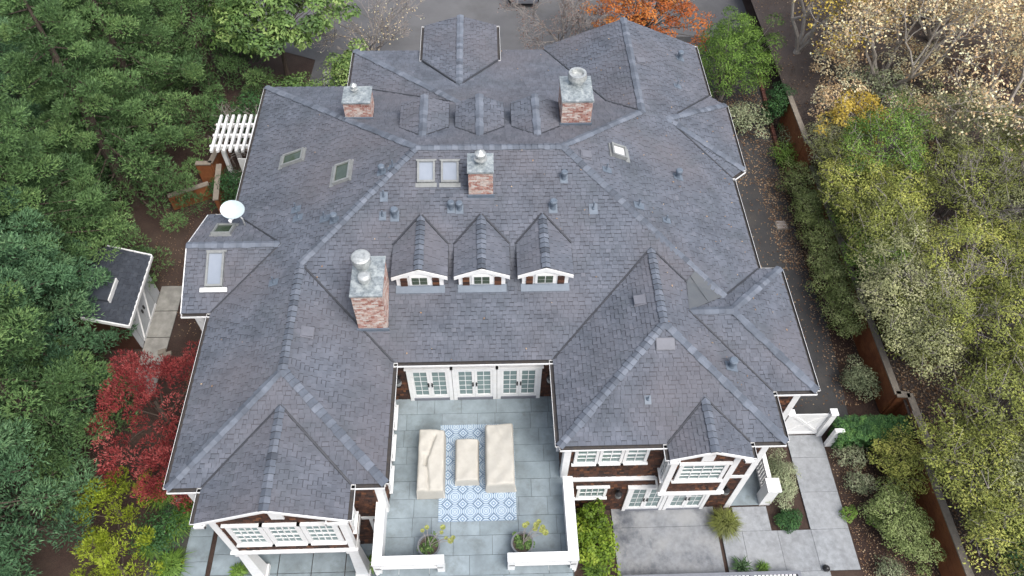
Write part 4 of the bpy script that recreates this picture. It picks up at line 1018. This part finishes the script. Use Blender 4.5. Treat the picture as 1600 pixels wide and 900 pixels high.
# leaf litter
def litter(name, label, boxes, n, z, m, size=.07):
    P = []
    for x0, x1, y0, y1, wgt in boxes:
        k = int(n*wgt); P.append(np.stack([RNG.uniform(x0,x1,k), RNG.uniform(y0,y1,k), np.full(k, z)+RNG.uniform(.004,.02,k)], 1))
    P = np.concatenate(P); nn = RNG.normal(size=P.shape)*.3 + np.array([0,0,1.0])
    o = leaf_mesh(name, P, nn, size*RNG.uniform(.5,1.3,len(P)), RNG.uniform(0,1,len(P)), M[m], None, 'leaf', .65); o['kind'] = 'stuff'; tag(o, label, 'leaves')
litter('fallen_leaves', 'fallen tan leaves scattered over the side driveway', [(11.2,16,13.5,21,.52),(14.3,15.8,8,14,.18),(11,15.5,1,13.5,.16),(14.8,16.4,1,14,.14)], 6500, .014, 'dryleaf', .09)
litter('left_bed_chips', 'bark chips and leaves on the bare soil left of the house', [(-15,-10.5,5,15,1)], 2600, 0, 'dryleaf', .05)
litter('bed_leaves', 'fallen leaves and bark chips over the planting bed on the right', [(13.8,16.6,-7,-1,.6),(15,16.6,1,22,.4)], 5200, 0, 'dryleaf', .06)
Pk = np.concatenate([np.stack([RNG.uniform(16.8,34,8000), RNG.uniform(-6,32,8000)], 1), np.stack([RNG.uniform(16.8,19.5,7000), RNG.uniform(-6,14,7000)], 1)]); zz = 1.37+.09*(Pk[:,0]-16.75)+.12*np.sin(Pk[:,0]*1.3)*np.sin(Pk[:,1]*.9)+.02
o = leaf_mesh('bank_leaves', np.column_stack([Pk, zz]), RNG.normal(size=(15000,3))*.3+np.array([0,0,1.]), .11*RNG.uniform(.5,1.3,15000), RNG.uniform(0,1,15000), M['dryleaf'], None, 'leaf', .6); o['kind'] = 'stuff'; tag(o, 'fallen leaves carpeting the bank beyond the retaining wall', 'leaves')

RP = []
for key, k in (('east', 90), ('se_east', 25), ('bay_e', 14), ('ne_w', 25), ('n_n', 20), ('south', 35), ('q_e', 14), ('west', 30)):
    xs = [p.x for p in slopes[key]]; ys = [p.y for p in slopes[key]]; n_, d_ = PL[key]; poly = [(p.x, p.y) for p in slopes[key]]
    for _ in range(k):
        x, y = random.uniform(min(xs), max(xs)), random.uniform(min(ys), max(ys)); ins = False
        for i in range(len(poly)):
            (ax_, ay_), (bx_, by_) = poly[i-1], poly[i]
            if (ay_ > y) != (by_ > y) and x < (bx_-ax_)*(y-ay_)/(by_-ay_)+ax_: ins = not ins
        if ins: RP.append((x, y, (d_-n_.x*x-n_.y*y)/n_.z+.035))
RP = np.array(RP); o = leaf_mesh('roof_leaves', RP, RNG.normal(size=RP.shape)*.3+np.array([0,0,1.]), .075*RNG.uniform(.5,1.3,len(RP)), RNG.uniform(.4,1,len(RP)), M['dryleaf'], None, 'leaf', .6); o['kind'] = 'stuff'; tag(o, 'few pale dead leaves lying on the roof slopes', 'leaves')

# ------------------------------------------------------------------ rust coloured retaining walls with tan caps
def rwall(pts, h, label, z0=0, boards=True, th=.16):
    t = thing('retaining_wall', label, 'wall', (*pts[0], z0))
    for a, b in zip(pts, pts[1:]):
        a, b = V(*a, z0), V(*b, z0); d = (b-a).normalized(); s = d.cross(V(0,0,1)).normalized()*th
        nb = max(1, int(round(h/.3)))
        for k in range(nb):
            m = MB(); m.obox(a - s*.5 + V(0,0,k*h/nb+.004) + s*random.uniform(-.03,.03), b-a, s, V(0,0,h/nb-.008)); ob('board', m, M['rust'], t)
        m = MB(); ex = d*.06; m.obox(a - s*.8 - ex*0 + V(0,0,h+.001), (b-a)+ex, s*1.6, V(0,0,.06)); ob('cap', m, M['capwood'], t)
    return t
rwall([(16.62,-6.5),(16.62,-2.0),(16.95,-1.95),(16.95,.62),(16.5,.66),(16.5,13.2)], 1.55, 'long rust stained retaining wall with tan cap right of the driveway')
rwall([(16.75,13.9),(16.45,14.6),(16.45,17.9)], 2.0, 'tall rust stained wall panel at the upper right of the driveway')
# west garden walls
rwall([(-12.3,13.9),(-12.0,11.6)], 1.5, 'freestanding rust stained wall with tan cap left of the house, nearest the dish')
rwall([(-10.9,14.3),(-10.7,11.3)], 1.3, 'rust stained wall close under the left eave')
rwall([(-13.6,14.3),(-12.9,14.3),(-12.6,16.2)], 1.2, 'rust stained wall with a corner beyond the arbor')
rwall([(-14.6,12.4),(-12.9,13.2)], .9, 'rust stained garden wall under the tall evergreens')

# ------------------------------------------------------------------ arbor, bench, shed
t = thing('arbor', 'white painted arbor with slatted top left of the house', 'arbor', (-11.5,15,0))
for y in (14.25,15.0,15.75):
    m = MB(); m.box(-12.55,-10.2,y-.06,y+.06,2.25,2.42); ob('beam', m, M['white'], t)
for k in range(8):
    m = MB(); x = -12.35+k*.29; m.box(x-.06,x+.06,13.75,16.3,2.421,2.55); ob('slat', m, M['white'], t)
for x, y in ((-12.0,14.25),(-10.5,14.25),(-12.0,15.75),(-10.5,15.75)):
    m = MB(); m.box(x-.09,x+.09,y-.09,y+.09,0,2.249); ob('post', m, M['white'], t)
m = MB(); m.box(-11.3,-10.45,13.85,13.9,.1,1.9); ob('panel', m, M['white'], t)
p = at(519, 131, .5); t = thing('garden_bench', 'white slatted garden bench showing over the rear eave', 'bench', (p.x,p.y,0))
for k, (yy, z) in enumerate(((0,.45),(.12,.45),(.24,.45),(.34,.62),(.36,.78),(.38,.92))):
    m = MB(); m.box(p.x-.42,p.x+.42,p.y+yy,p.y+yy+.09,z,z+.05); ob('slat', m, M['stucco'], t)
for sx in (-1,1):
    m = MB(); m.box(p.x+sx*.45-.03,p.x+sx*.45+.03,p.y,p.y+.06,0,.62); m.box(p.x+sx*.45-.03,p.x+sx*.45+.03,p.y+.38,p.y+.44,0,.98); m.box(p.x+sx*.45-.03,p.x+sx*.45+.03,p.y+.061,p.y+.379,.56,.62); ob('leg', m, M['stucco'], t)

sh_ = thing('garden_shed', 'small shed with dark shingle roof and pale double doors left of the house', 'shed', (-15,6,0))
sx0, sx1, sy0, sy1, sz = -16.6, -14.1, 4.4, 7.4, 2.3
for P_ in ([(sx1,sy0,0),(sx1,sy1,0),(sx1,sy1,sz),(sx1,sy0,sz)], [(sx0,sy0,0),(sx1,sy0,0),(sx1,sy0,sz),(sx0,sy0,sz)], [(sx1,sy1,0),(sx0,sy1,0),(sx0,sy1,sz),(sx1,sy1,sz)]):
    m = MB(); m.face(P_); ob('wall', m, M['cedar'], sh_)
mid = (sx0+sx1)/2; zr_ = sz+.45*(sx1-sx0)/2
for poly in ([V(mid,sy0-.3,zr_),V(sx1+.35,sy0-.3,sz-.12),V(sx1+.35,sy1+.3,sz-.12),V(mid,sy1+.3,zr_)], [V(mid,sy0-.3,zr_),V(mid,sy1+.3,zr_),V(sx0-.3,sy1+.3,sz-.12),V(sx0-.3,sy0-.3,sz-.12)]):
    m = MB(); m.face(poly); rs = ob('roof_slope', m, M['darkroof'], sh_); c_ = MB(); emit(c_, shingles(poly)); ob('shingle_courses', c_, M['darkroof'], rs, kind='stuff')
m = MB(); m.box(sx1+.34,sx1+.40,sy0-.32,sy1+.32,sz-.24,sz-.10); m.bar((mid,sy0-.32,zr_-.04),(sx1+.36,sy0-.32,sz-.14),.05,.16); m.bar((mid,sy1+.32,zr_-.04),(sx1+.36,sy1+.32,sz-.14),.05,.16); ob('fascia', m, M['white'], sh_)
m = MB(); m.face([(sx0,sy0,sz),(sx1,sy0,sz),(mid,sy0,zr_-.1)]); ob('wall', m, M['cedar'], sh_)
for k in range(2):
    y0_ = 4.75+k*.98; m = MB(); m.box(sx1+.005,sx1+.05,y0_,y0_+.96,.05,2.0); d_ = ob('door', m, M['greydoor'], sh_)
    g = MB(); g.bar((sx1+.06,y0_+.08,.2),(sx1+.06,y0_+.88,1.85),.02,.1,up=(1,0,0)); g.box(sx1+.051,sx1+.07,y0_,y0_+.96,1.88,2.0); g.box(sx1+.051,sx1+.07,y0_,y0_+.96,.05,.17); ob('brace', g, M['white'], d_)
    g = MB(); g.box(sx1+.071,sx1+.11,y0_+(.82 if k == 0 else .06),y0_+(.9 if k == 0 else .14),.95,1.15); ob('handle', g, M['black'], d_)
for ya, yb2 in ((6.75,7.35),(4.42,4.7)):
    m = MB(); m.box(sx1+.01,sx1+.04,ya,yb2,.05,2.2); ob('trim_board', m, M['greydoor'], sh_)
m = MB(); m.hexa([(-15.5,5.0,2.65),(-14.6,5.0,2.4),(-14.6,6.1,2.4),(-15.5,6.1,2.65),(-15.5,5.0,2.98),(-14.6,5.0,2.72),(-14.6,6.1,2.72),(-15.5,6.1,2.98)]); ob('dormer', m, M['darkroof'], sh_)
m = MB(); m.box(-14.599,-14.55,5.0,6.1,2.5,2.74); ob('dormer_trim', m, M['white'], sh_)
slabs('shed_apron', [(-14.05,-13.05,y,y+1.35) for y in (2.2,3.58,4.96,6.34)], .05, mat('warm_concrete', (0,0,0), rough=.85, nscale=3, tint=((.24,.235,.21),(.29,.28,.255)), stain=((.17,.165,.15), 1.5, .5)))
ed2 = MB(); ed2.box(-11.0,-10.85,-2.5,4.5,0,.35); tag(ob('garden_edging', ed2, M['capwood']), 'long grey edging board along the left garden path', 'edging')
for k in range(2):
    q = at(254+k*9, 552+k*4, .1); m = MB(); m.obox((q.x-.16,q.y-.1,0), (.3,.1,0), (-.05,.22,0), (0,0,.16)); tag(ob('stepping_stone', m, M['capwood']), ('left' if k == 0 else 'right') + ' loose tan paver on the dark path by the red maple', 'stone', 'loose pavers')

# ------------------------------------------------------------------ forecourt: car, far house
p = at(799, -4, .33); cx0, cy0 = p.x+.78, p.y
car = thing('parked_car', 'dark parked car at the top edge of the forecourt', 'car', (cx0, cy0+2, 0))
prof = [(-.55,.35),(-.62,.75),(-.5,1.0),(.35,1.08),(1.0,1.48),(2.6,1.5),(3.3,1.05),(3.95,.85),(4.0,.4)]
mb = MB(); L_ = [(cx0-.86, cy0+a, b) for a, b in prof]; R_ = [(cx0+.86, cy0+a, b) for a, b in prof]
mb.face(L_[::-1]); mb.face(R_)
for i in range(len(prof)): j = (i+1) % len(prof); mb.face([L_[i], L_[j], R_[j], R_[i]])
ob('body', mb, M['carpaint'], car)
for sx in (-1,1):
    for yy in (.12, 2.95):
        m = MB(); m.tube([(cx0+sx*.74,cy0+yy,.33),(cx0+sx*.94,cy0+yy,.33)], .33, 20); wv = ob('wheel', m, M['tyre'], car)
        g = MB(); g.tube([(cx0+sx*.945,cy0+yy,.33),(cx0+sx*.95,cy0+yy,.33)], .22, 12); ob('rim', g, M['steel'], wv)
    g = MB(); g.box(cx0+sx*.87-.01,cx0+sx*.87+.01,cy0+.75,cy0+2.6,1.1,1.4); ob('window', g, M['dark_glass'], car)
    g = MB(); g.box(cx0+sx*.7-.14,cx0+sx*.7+.14,cy0-.64,cy0-.58,.72,.9); ob('rear_light', g, M['red'], car)
m = MB(); m.box(cx0-.83,cx0+.83,cy0-.72,cy0-.55,.36,.6); ob('bumper', m, M['grey_frame'], car)
fh = thing('neighbour_house', 'white walled outbuilding behind the orange tree at the top edge', 'building', (10.5,31,0))
m = MB(); m.box(8.4,12.6,31,37,0,3.2); ob('wall', m, M['stucco'], fh)
m = MB(); m.hexa([(8.0,30.6,3.2),(13,30.6,3.2),(13,37.4,3.2),(8,37.4,3.2),(9.5,33.5,4.4),(11.5,33.5,4.4),(11.5,34.5,4.4),(9.5,34.5,4.4)]); ob('roof', m, M['darkroof'], fh)
for x in (9.2, 11.1):
    m = MB(); m.box(x,x+.8,30.95,30.995,.9,2.1); wv = ob('window', m, M['grey_frame'], fh)
    for i in range(2):
        for j in range(2): g = MB(); g.box(x+.06+i*.36,x+.38+i*.36,30.93,30.949,.98+j*.55,1.46+j*.55); ob('pane', g, M['dark_glass'], wv)

# ------------------------------------------------------------------ vegetation: left
# trees are placed from their own ground positions
LT = [(-17.4,-7.2,12,3.0,'cypress','nearest the lower left corner'),(-16.6,-3.6,13,3.3,'cypress','left of the yellow-green maple'),(-16.2,.2,13,3.2,'needle','left of the red maple'),
      (-17.0,2.6,13,3.3,'cypress','leaning over the shed doors'),(-17.4,7.4,13,3.4,'needle','behind the shed roof'),(-17.1,5.0,9.5,3.1,'cypress','hiding the left half of the shed roof'),(-16.6,12.9,12,3.5,'needle','beside the rust garden wall'),
      (-16.8,17.6,13,4.0,'needle','left of the white arbor'),(-14.6,22.0,12,3.6,'needle','between the arbor and the glossy leaved tree'),(-20.4,.8,15,3.4,'needle','at the middle of the left edge'),
      (-20.6,-4.0,14,3.2,'cypress','low on the left edge'),(-21.5,14.5,15,4.0,'cypress','upper left, second from the edge'),(-20.5,21.5,14,4.0,'needle','top left, tallest'),
      (-25.5,19,16,4.2,'cypress','at the top left corner'),(-24.5,9,15,4.0,'needle','on the left edge above the shed'),(-18.5,28,13,4.2,'needle','top edge, left of the glossy leaved tree'),(-27,28,15,4.5,'needle','far top left corner')]
for x, y, h, r, m_, wh_ in LT: conifer(x, y, h, r, 'tall dense dark green conifer, the one ' + wh_, m_, dens=.55 if (x < -23 or y > 27) else 1.0, low=.30 if h == 9.5 else .06)
broad('magnolia_tree', 'broad glossy leaved evergreen tree behind the rear left roof corner', 'tree', -10.6, 22.6, 0, 6.6, 3.4, 'magnolia', 75, 120, .26, .45, .16, cr=(.5,.8), tr=(.2,.75))
broad('leafy_shrub', 'bright green leafy shrub beside the white bench at the rear', 'shrub', -6.6, 20.9, 0, 2.9, 1.35, 'magnolia', 34, 80, .18, .5, .06, low=.1, tr=(.4,.9))
broad('leafy_shrub', 'dark leafy shrub behind the rear left eave', 'shrub', -9.3, 19.0, 0, 2.6, 1.5, 'magnolia', 30, 80, .16, .5, .06, low=.1, tr=(.1,.5))
broad('leafy_shrub', 'dark green shrub growing around the white arbor', 'shrub', -11.6, 12.9, 0, 1.9, 1.0, 'hedge', 24, 110, .10, .5, .05, low=.1, tr=(.05,.4))
broad('leafy_shrub', 'dark green climber behind the white arbor', 'shrub', -11.6, 17.4, 0, 2.6, 1.5, 'hedge', 30, 110, .12, .5, .05, low=.1, tr=(.05,.45))
branchy('bare_shrub', 'bare grey branched shrub against the rear left corner of the house', -10.3, 15.4, 0, 4.2, .8, 'brownish', 60, .08, depth=4, stems=6)
# red maple: low layered crown
def layered(label, x, y, h, Rd, m, n, per, size, tr=(.15,.8), lowz=.35, sy=1.0, cr=(.28,.52), jz=.22):
    t = thing('maple_tree', label, 'tree', (x, y, 0)); mb = MB(); cl = []
    mb.tube([(x,y,-.1),(x+.15,y-.1,h*.3),(x,y+.1,h*.55)], [.13,.1,.06], 7)
    for i in range(n):
        a = i*2.39996+random.uniform(-.5,.5); q = math.sqrt((i+.5)/n); rr = Rd*q*(1+.25*math.sin(2*a+x)+.18*math.sin(3*a+1))
        c = V(x+math.cos(a)*rr, y+math.sin(a)*rr*sy, h*(lowz+(1-lowz)*(1-q**1.6))+random.gauss(0,jz)); r = random.uniform(*cr)
        if i % 11 == 3: mb.tube([(x,y,h*.3),((x+c.x)/2+random.gauss(0,.18),(y+c.y)/2+random.gauss(0,.18),min(c.z*.5+h*.15, c.z-.1)),c-V(0,0,.12)],[.03,.018,.006],4,cap=False)
        for k in range(3 if i % 11 == 3 else 0):
            d = V(random.gauss(0,1),random.gauss(0,1),.2).normalized(); mb.tube([c-V(0,0,.12),c+d*r],[.009,.003],3,cap=False)
        cl.append((c,(r,r,r*.38),random.uniform(*tr),(math.cos(a)*.5,math.sin(a)*.5,.2)))
    ob('trunk', mb, M['barkbrown'], t); leaf_mesh('crown', *clump_leaves(cl, per, size, up=.9, tvar=.16), M[m], t, 'needle'); return t
layered('red leaved maple in the garden left of the house', -11.8, .5, 4.2, 2.1, 'red', 70, 120, .085, sy=1.3, tr=(.2,.9), jz=.4)
layered('smaller dark red maple below the larger red one, by the left eave', -10.8, -2.0, 2.7, 1.25, 'red', 30, 110, .085, (.1,.65), jz=.3)
layered('yellow-green maple low in the left garden', -12.9, -2.9, 2.1, 1.25, 'yellowgreen', 46, 60, .085, (.1,.75), cr=(.18,.36), jz=.35)
layered('brightest yellow-green maple at the lower left corner', -12.2, -5.0, 2.0, 1.4, 'yellowgreen', 48, 62, .085, (.3,1), cr=(.18,.36), jz=.35)
layered('orange-brown maple tight against the left eave', -10.1, 1.4, 2.6, .9, 'dryleaf', 22, 110, .08, (.1,.5))
broad('low_shrub', 'dark green low shrub between the two yellow-green maples', 'shrub', -11.2, -3.6, 0, 1.0, .8, 'hedge', 18, 80, .09, low=.05, trunk=.03, tr=(.1,.5))
def tuft(name, label, x, y, z0, h, Rd, n, m, tr=(.1,.7), group=None, wd=.02):
    t = MB()
    for i in range(n):
        a = random.uniform(0, 2*math.pi); r = Rd*math.sqrt(random.uniform(.02,1)); hh = h*random.uniform(.7,1.1)*(1-.35*r/Rd); b = V(x+random.gauss(0,Rd*.12), y+random.gauss(0,Rd*.12), z0); d = V(math.cos(a), math.sin(a), 0); s = V(-d.y, d.x, 0)*wd
        m1 = b+d*r*.45+V(0,0,hh*.75); t_ = b+d*r+V(0,0,hh*(.95-.5*r/Rd)); tt = random.uniform(*tr)
        t.face([b-s*.6, b+s*.6, m1+s, m1-s], tt); t.face([m1-s, m1+s, t_], tt)
    return tag(ob(name, t, M[m]), label, 'grass', group)
for k, (px, py, lb) in enumerate([(255,770,'uppermost by the roof corner'),(275,820,'middle one, beside the bluestone strip'),(240,850,'left one below the dark shrub'),(265,885,'lowest at the bottom edge'),(300,790,'right one tight under the gable eave')]):
    q = at(px, py, .3); tuft('grass_clump', 'arching dark green grass clump in the left garden, ' + lb, q.x, q.y, 0, .75, .75, 330, 'freshgreen', (0,.45), 'arching grasses left of the house')
for px, py, lb in ((372,893,'left'),(578,880,'right')):
    q = at(px, py, .2); tuft('grass_clump', 'small green grass clump at the foot of the %s porch column' % lb, q.x, q.y, 0, .45, .4, 200, 'freshgreen', (.05,.6), 'grasses by the porch')

# ------------------------------------------------------------------ vegetation: rear
branchy('bare_tree', 'nearly bare pale twiggy tree left of the rear porch gable', -5.9, 24.4, 0, 4.6, .75, 'tan', 520, .10, depth=6, stems=8, lv=(.4,1), rad=.055, minr=.011)
branchy('bare_tree', 'nearly bare reddish twiggy tree right of the rear porch gable', 5.3, 24.6, 0, 4.8, .85, 'brownish', 1800, .10, depth=6, stems=8, lv=(.2,1), rad=.055, minr=.011)
broad('maple_tree', 'bright orange autumn tree behind the rear right gable', 'tree', 9.6, 24.0, 0, 5.0, 3.0, 'orange', 70, 120, .13, .6, .12, cr=(.4,.7), twig=2, tr=(.15,.75))
broad('evergreen_tree', 'rounded dark green tree at the rear right corner of the house', 'tree', 13.7, 20.2, 0, 5.4, 1.9, 'freshgreen', 90, 200, .11, .35, .14, cr=(.4,.65), tr=(.0,.42), bark='barkgrey', low=.12)
broad('shrub', 'pale dry flowering shrub below the dark rounded tree', 'shrub', 14.2, 17.5, 0, 1.8, 1.1, 'sage', 22, 90, .10, .5, .05, low=.1, tr=(.4,1))
broad('conical_shrub', 'narrow dark green conical shrub beside the driveway wall', 'shrub', 15.9, 17.9, 0, 2.9, .62, 'hedge', 34, 100, .09, .5, .05, low=.05, tr=(.1,.5), cr=(.25,.4))
broad('low_shrub', 'small green shrub in front of the tall rust wall panel', 'shrub', 16.0, 15.1, 0, 1.0, .6, 'freshgreen', 16, 90, .09, low=.05, trunk=.03)
broad('low_shrub', 'small grey-green shrub at the end of the brick edging', 'shrub', 16.6, 16.3, 0, .9, .5, 'sage', 12, 80, .09, low=.05, trunk=.03)

# ------------------------------------------------------------------ vegetation: right bank
def zb_(x): return 1.35+.09*(max(x,16.75)-16.75)
branchy('sycamore_tree', 'pale barked tree with yellow leaves left of the tan trees', 18.2, 22.5, zb_(18), 7.5, .45, 'yellow', 6000, .15, 'barkpale', 6, 4, rad=.13, lv=(.1,.9), scat=.3)
for x, y, h, n_, lb, m_ in [(21.5,18.5,8.5,3600,'nearest the tall rust wall','tan'),(25.5,22.5,9,3600,'second from the top right corner','tan'),(26.5,15.5,8,3200,'above the green thicket on the right edge','tan'),(30,20,9,3000,'in the top right corner','tan'),(22.5,26,9,3200,'at the top edge','tan')]:
    branchy('sycamore_tree', 'pale branched tree with sparse tan autumn leaves, ' + lb, x, y, zb_(x), h, .7, m_, int(n_*2.6), .14, 'barkpale', 6, 5, 'tan leaved trees on the bank', rad=.12, lv=(.1,1), scat=.34, minr=.012)
broad('shrub', 'golden leaved shrub hanging over the tall rust wall panel', 'shrub', 18.6, 14.6, zb_(18), 3.0, 1.7, 'yellow', 34, 90, .13, .6, .07, cr=(.35,.6), tr=(.0,.7), bark='barkpale', twig=3)
RT = [(20.2,12.6,4.6,1.9,'freshgreen','bright green, tallest, below the tan trees'),(17.9,11.4,3.4,1.6,'olive','nearest the hedge top beside the driveway'),(22.5,10.2,4.2,2.2,'olive','in the middle of the upper thicket'),(25.8,11.0,4.6,2.2,'olive','at the right edge below the tan trees'),
      (19.3,8.2,3.6,1.9,'olive','behind the retaining wall at mid height'),(18.3,5.0,3.8,1.9,'greyolive','grey twiggy, beside the wall'),(21.4,6.0,4.3,2.1,'olive','wide, right of the grey twiggy one'),(24.6,7.0,4.5,2.2,'greyolive','grey-green, on the right edge'),
      (18.7,2.9,3.4,1.5,'greyolive','pale, over the retaining wall'),(21.3,2.6,4.4,2.1,'olive','yellowish, in the middle of the right side'),(24.0,3.2,4.6,2.0,'olive','on the right edge, mid height'),(20.5,-.4,4.0,1.8,'olive','round, right of the clipped hedge'),
      (22.8,.2,4.4,1.8,'olive','yellow tipped, right edge above the grey branches'),(18.3,-2.6,3.2,1.9,'olive','behind the light green bush'),(20.6,-3.2,3.8,1.7,'greyolive','right of the dark shrub'),(22.4,-2.6,4.2,1.6,'olive','lower right edge'),(20.3,-6.3,3.4,1.4,'greyolive','lower right corner'),
      (17.4,11.9,1.7,1.0,'olive','knee high, against the wall, first from the top'),(17.4,9.9,1.6,1.0,'freshgreen','knee high, against the wall, second from the top'),(17.4,8.0,1.7,1.0,'greyolive','knee high, against the wall, third from the top'),(17.4,5.6,1.6,1.0,'greyolive','knee high, against the wall, fourth from the top'),(17.45,3.6,1.8,1.0,'olive','knee high, against the wall, lowest'),(17.9,13.6,2.6,1.4,'greyolive','small, at the top end of the retaining wall'),(18.0,9.6,2.7,1.5,'olive','low, leaning over the wall top, upper of the low ones'),(17.9,6.9,2.5,1.4,'freshgreen','low and green, leaning over the wall'),
      (23.8,13.4,4.2,2.2,'greyolive','pale, between the green one and the right edge'),(20.2,10.2,3.2,1.7,'olive','short, in front of the tallest'),(26.6,8.4,4.6,2.2,'olive','far right, upper'),(19.9,4.2,3.6,1.7,'olive','between the grey twiggy and the yellowish'),
      (23.0,4.8,4.2,1.9,'olive','tucked behind the grey-green ones'),(19.3,-4.4,2.8,1.4,'olive','short, above the dark scrub'),(21.6,-4.6,3.6,1.5,'olive','right of the dark scrub')]
for x, y, h, r, m_, lb in RT:
    x -= 1.5 if x < 21 else 1.0; x = max(x, 17.35); y -= .5
    broad('scrub_oak', 'scrub tree on the bank, ' + lb, 'tree', x, y, zb_(x)-.1, h, r*1.12, m_, int(28*r), 185, .10, .42, .10, 'scrub trees on the bank', cr=(.4,.7), bark='barkgrey', tr=random.choice(((.0,.5),(.1,.75),(.3,1))), twig=3, low=.22, tv=.2)
broad('scrub_oak', 'darker green scrub filling the lower right between olive trees', 'tree', 18.9, -5.4, 1.2, 2.6, 1.7, 'hedge', 46, 150, .10, .45, .08, cr=(.4,.65), tr=(.0,.45), low=.1)
for x, y, s_, lb in [(23.2,-.9,1.0,'below the yellow tipped tree'),(21.8,-6.2,.8,'in the lower right corner'),(20.6,4.2,1.0,'by the grey-green trees'),(22.8,8.6,1.0,'in the upper thicket'),(19.3,3.8,.8,'over the wall')]:
    branchy('bare_shrub', 'tangle of bare grey branches ' + lb, x-1.0, y-.5, zb_(x)+1.9, 3.2*s_, 1.1, 'tan', 0, depth=5, stems=6, rad=.035, group='bare branches on the bank')
for k, (x, y, h, r, m_, lb) in enumerate([(18.4,16.6,2.4,1.5,'tan','beside the tall rust wall panel'),(20.6,17.6,2.2,1.6,'sage','under the nearest tan tree'),(23.0,19.0,2.6,1.8,'tan','in the middle of the tan trees'),(25.4,17.6,2.4,1.7,'brownish','dark twiggy one toward the right edge'),(21.6,14.9,2.6,1.5,'tan','just above the bright green tree'),(28.0,18.0,2.6,1.9,'tan','on the right edge'),(19.4,20.2,2.4,1.5,'tan','beneath the yellow leaved tree'),(26.0,24.5,2.6,2.0,'tan','at the top right')]):
    broad('dry_shrub', 'pale dry shrub with tan leaves on the bank, ' + lb, 'shrub', x, y, zb_(x)-.1, h, r, m_, 30, 60, .13, .6, .05, 'dry shrubs on the bank', cr=(.35,.65), bark='barkgrey', tr=(.1,1), twig=4, low=.1)
# shrubs between driveway and wall
for k, y in enumerate((12.6,11.0,9.4,7.8,6.3,4.9)):
    lb = ['topmost','second from the top','third from the top','fourth from the top','fifth from the top','lowest'][k]
    broad('feathery_shrub', 'feathery light green shrub in the row along the driveway, ' + lb, 'shrub', 16.05-.03*k, y, 0, 2.0, .80+.1*random.random(), 'palegreen', 34, 140, .085, .35, .04, 'shrub row along the driveway', cr=(.28,.5), low=.08, tr=(.3,1), sy=1.4, twig=1)
broad('feathery_shrub', 'grey-green shrub in front of the rust wall near the hedge', 'shrub', 15.75, 1.9, 0, 1.2, .75, 'sage', 24, 120, .085, .35, .04, cr=(.28,.42), low=.08, tr=(.1,.7))
# clipped hedge
hd = MB(); cl = []
for i in range(26):
    for j in range(6):
        for face in range(2):
            x = 13.95+i*.112; y = -.95+j*.16
            cl.append(((x+random.gauss(0,.05), y+random.gauss(0,.03), 1.2+random.gauss(0,.03) if face == 0 else random.uniform(.15,1.1)), (.13,.13,.09), random.uniform(.15,.85), (0,-.3,.6)))
t = thing('clipped_hedge', 'clipped dark green box hedge right of the white gate', 'hedge', (15.4,-.6,0)); m = MB(); m.box(14.0,16.7,-.85,-.2,0,1.1); ob('core', m, M['hedge'], t); leaf_mesh('foliage', *clump_leaves(cl, 42, .07, up=.9), M['hedge'], t)
broad('feathery_shrub', 'large oblong light green bush in the mulch bed', 'shrub', 15.3, -4.1, 0, 1.7, .92, 'palegreen', 70, 150, .085, .4, .05, cr=(.24,.46), low=.05, tr=(.2,.9), sy=1.75, twig=1)
broad('feathery_shrub', 'olive bush between hedge and large light green bush', 'shrub', 16.1, -1.9, 0, 2.1, 1.1, 'olive', 46, 150, .09, .4, .05, cr=(.28,.5), low=.05, tr=(.35,1), twig=2)
broad('grey_shrub', 'silvery grey shrub beside the railing and concrete path', 'shrub', 11.45, -2.2, 0, 1.05, .62, 'sage', 40, 120, .075, .35, .03, cr=(.22,.36), low=.05, tr=(.35,1), sy=1.7)
broad('low_shrub', 'dark green ground cover at the end of the island bed', 'shrub', 11.5, -3.7, 0, .45, .5, 'hedge', 20, 90, .07, trunk=.02, cr=(.16,.28), low=.05, tr=(.1,.6), sy=.7)
for px, py, s_, lb in ((1332,712,.55,'upper one by the path'),(1345,755,.5,'lower one by the path'),(1395,893,.45,'at the bottom edge')):
    q = at(px, py, .4); broad('grey_shrub', 'sparse silvery shrub in the mulch bed, ' + lb, 'shrub', q.x, q.y, 0, .8, s_, 'sage', 20, 60, .08, .35, .03, 'silvery shrubs in the bed', cr=(.18,.3), low=.05, tr=(.3,1), twig=2)
for px, py, lb in ((1326,803,'left'),(1368,815,'right')):
    q = at(px, py, .15); broad('low_shrub', 'tiny green plant in the mulch bed, the %s of two' % lb, 'plant', q.x, q.y, 0, .35, .28, 'freshgreen', 10, 60, .06, trunk=.02, cr=(.1,.18), low=.05)
broad('leafy_shrub', 'glossy lime green shrub between terrace and concrete patio', 'shrub', 4.15, -4.35, 0, 1.7, .82, 'lime', 46, 75, .13, .6, .05, cr=(.26,.42), low=.05, tr=(.2,.9), sy=1.35)
q = at(1133, 818, .3); tuft('grass_clump', 'round dark green grass tuft on the concrete by the house', q.x, q.y, .05, .8, .72, 800, 'olive', (.0,.30), wd=.011)
q = at(1160, 887, .2); tuft('grass_clump', 'dark spiky grass at the bottom edge of the patio', q.x, q.y, 0, .6, .5, 60, 'needle', (0,.3), wd=.025)
q = at(1192, 887, .2); tuft('grass_clump', 'soft green grass right of the spiky one at the bottom edge', q.x, q.y, 0, .5, .35, 160, 'freshgreen', (0,.4), wd=.01)
q = at(930, 893, .1); tuft('grass_clump', 'low green grass under the lime shrub', q.x, q.y, 0, .3, .5, 200, 'freshgreen', (0,.5))
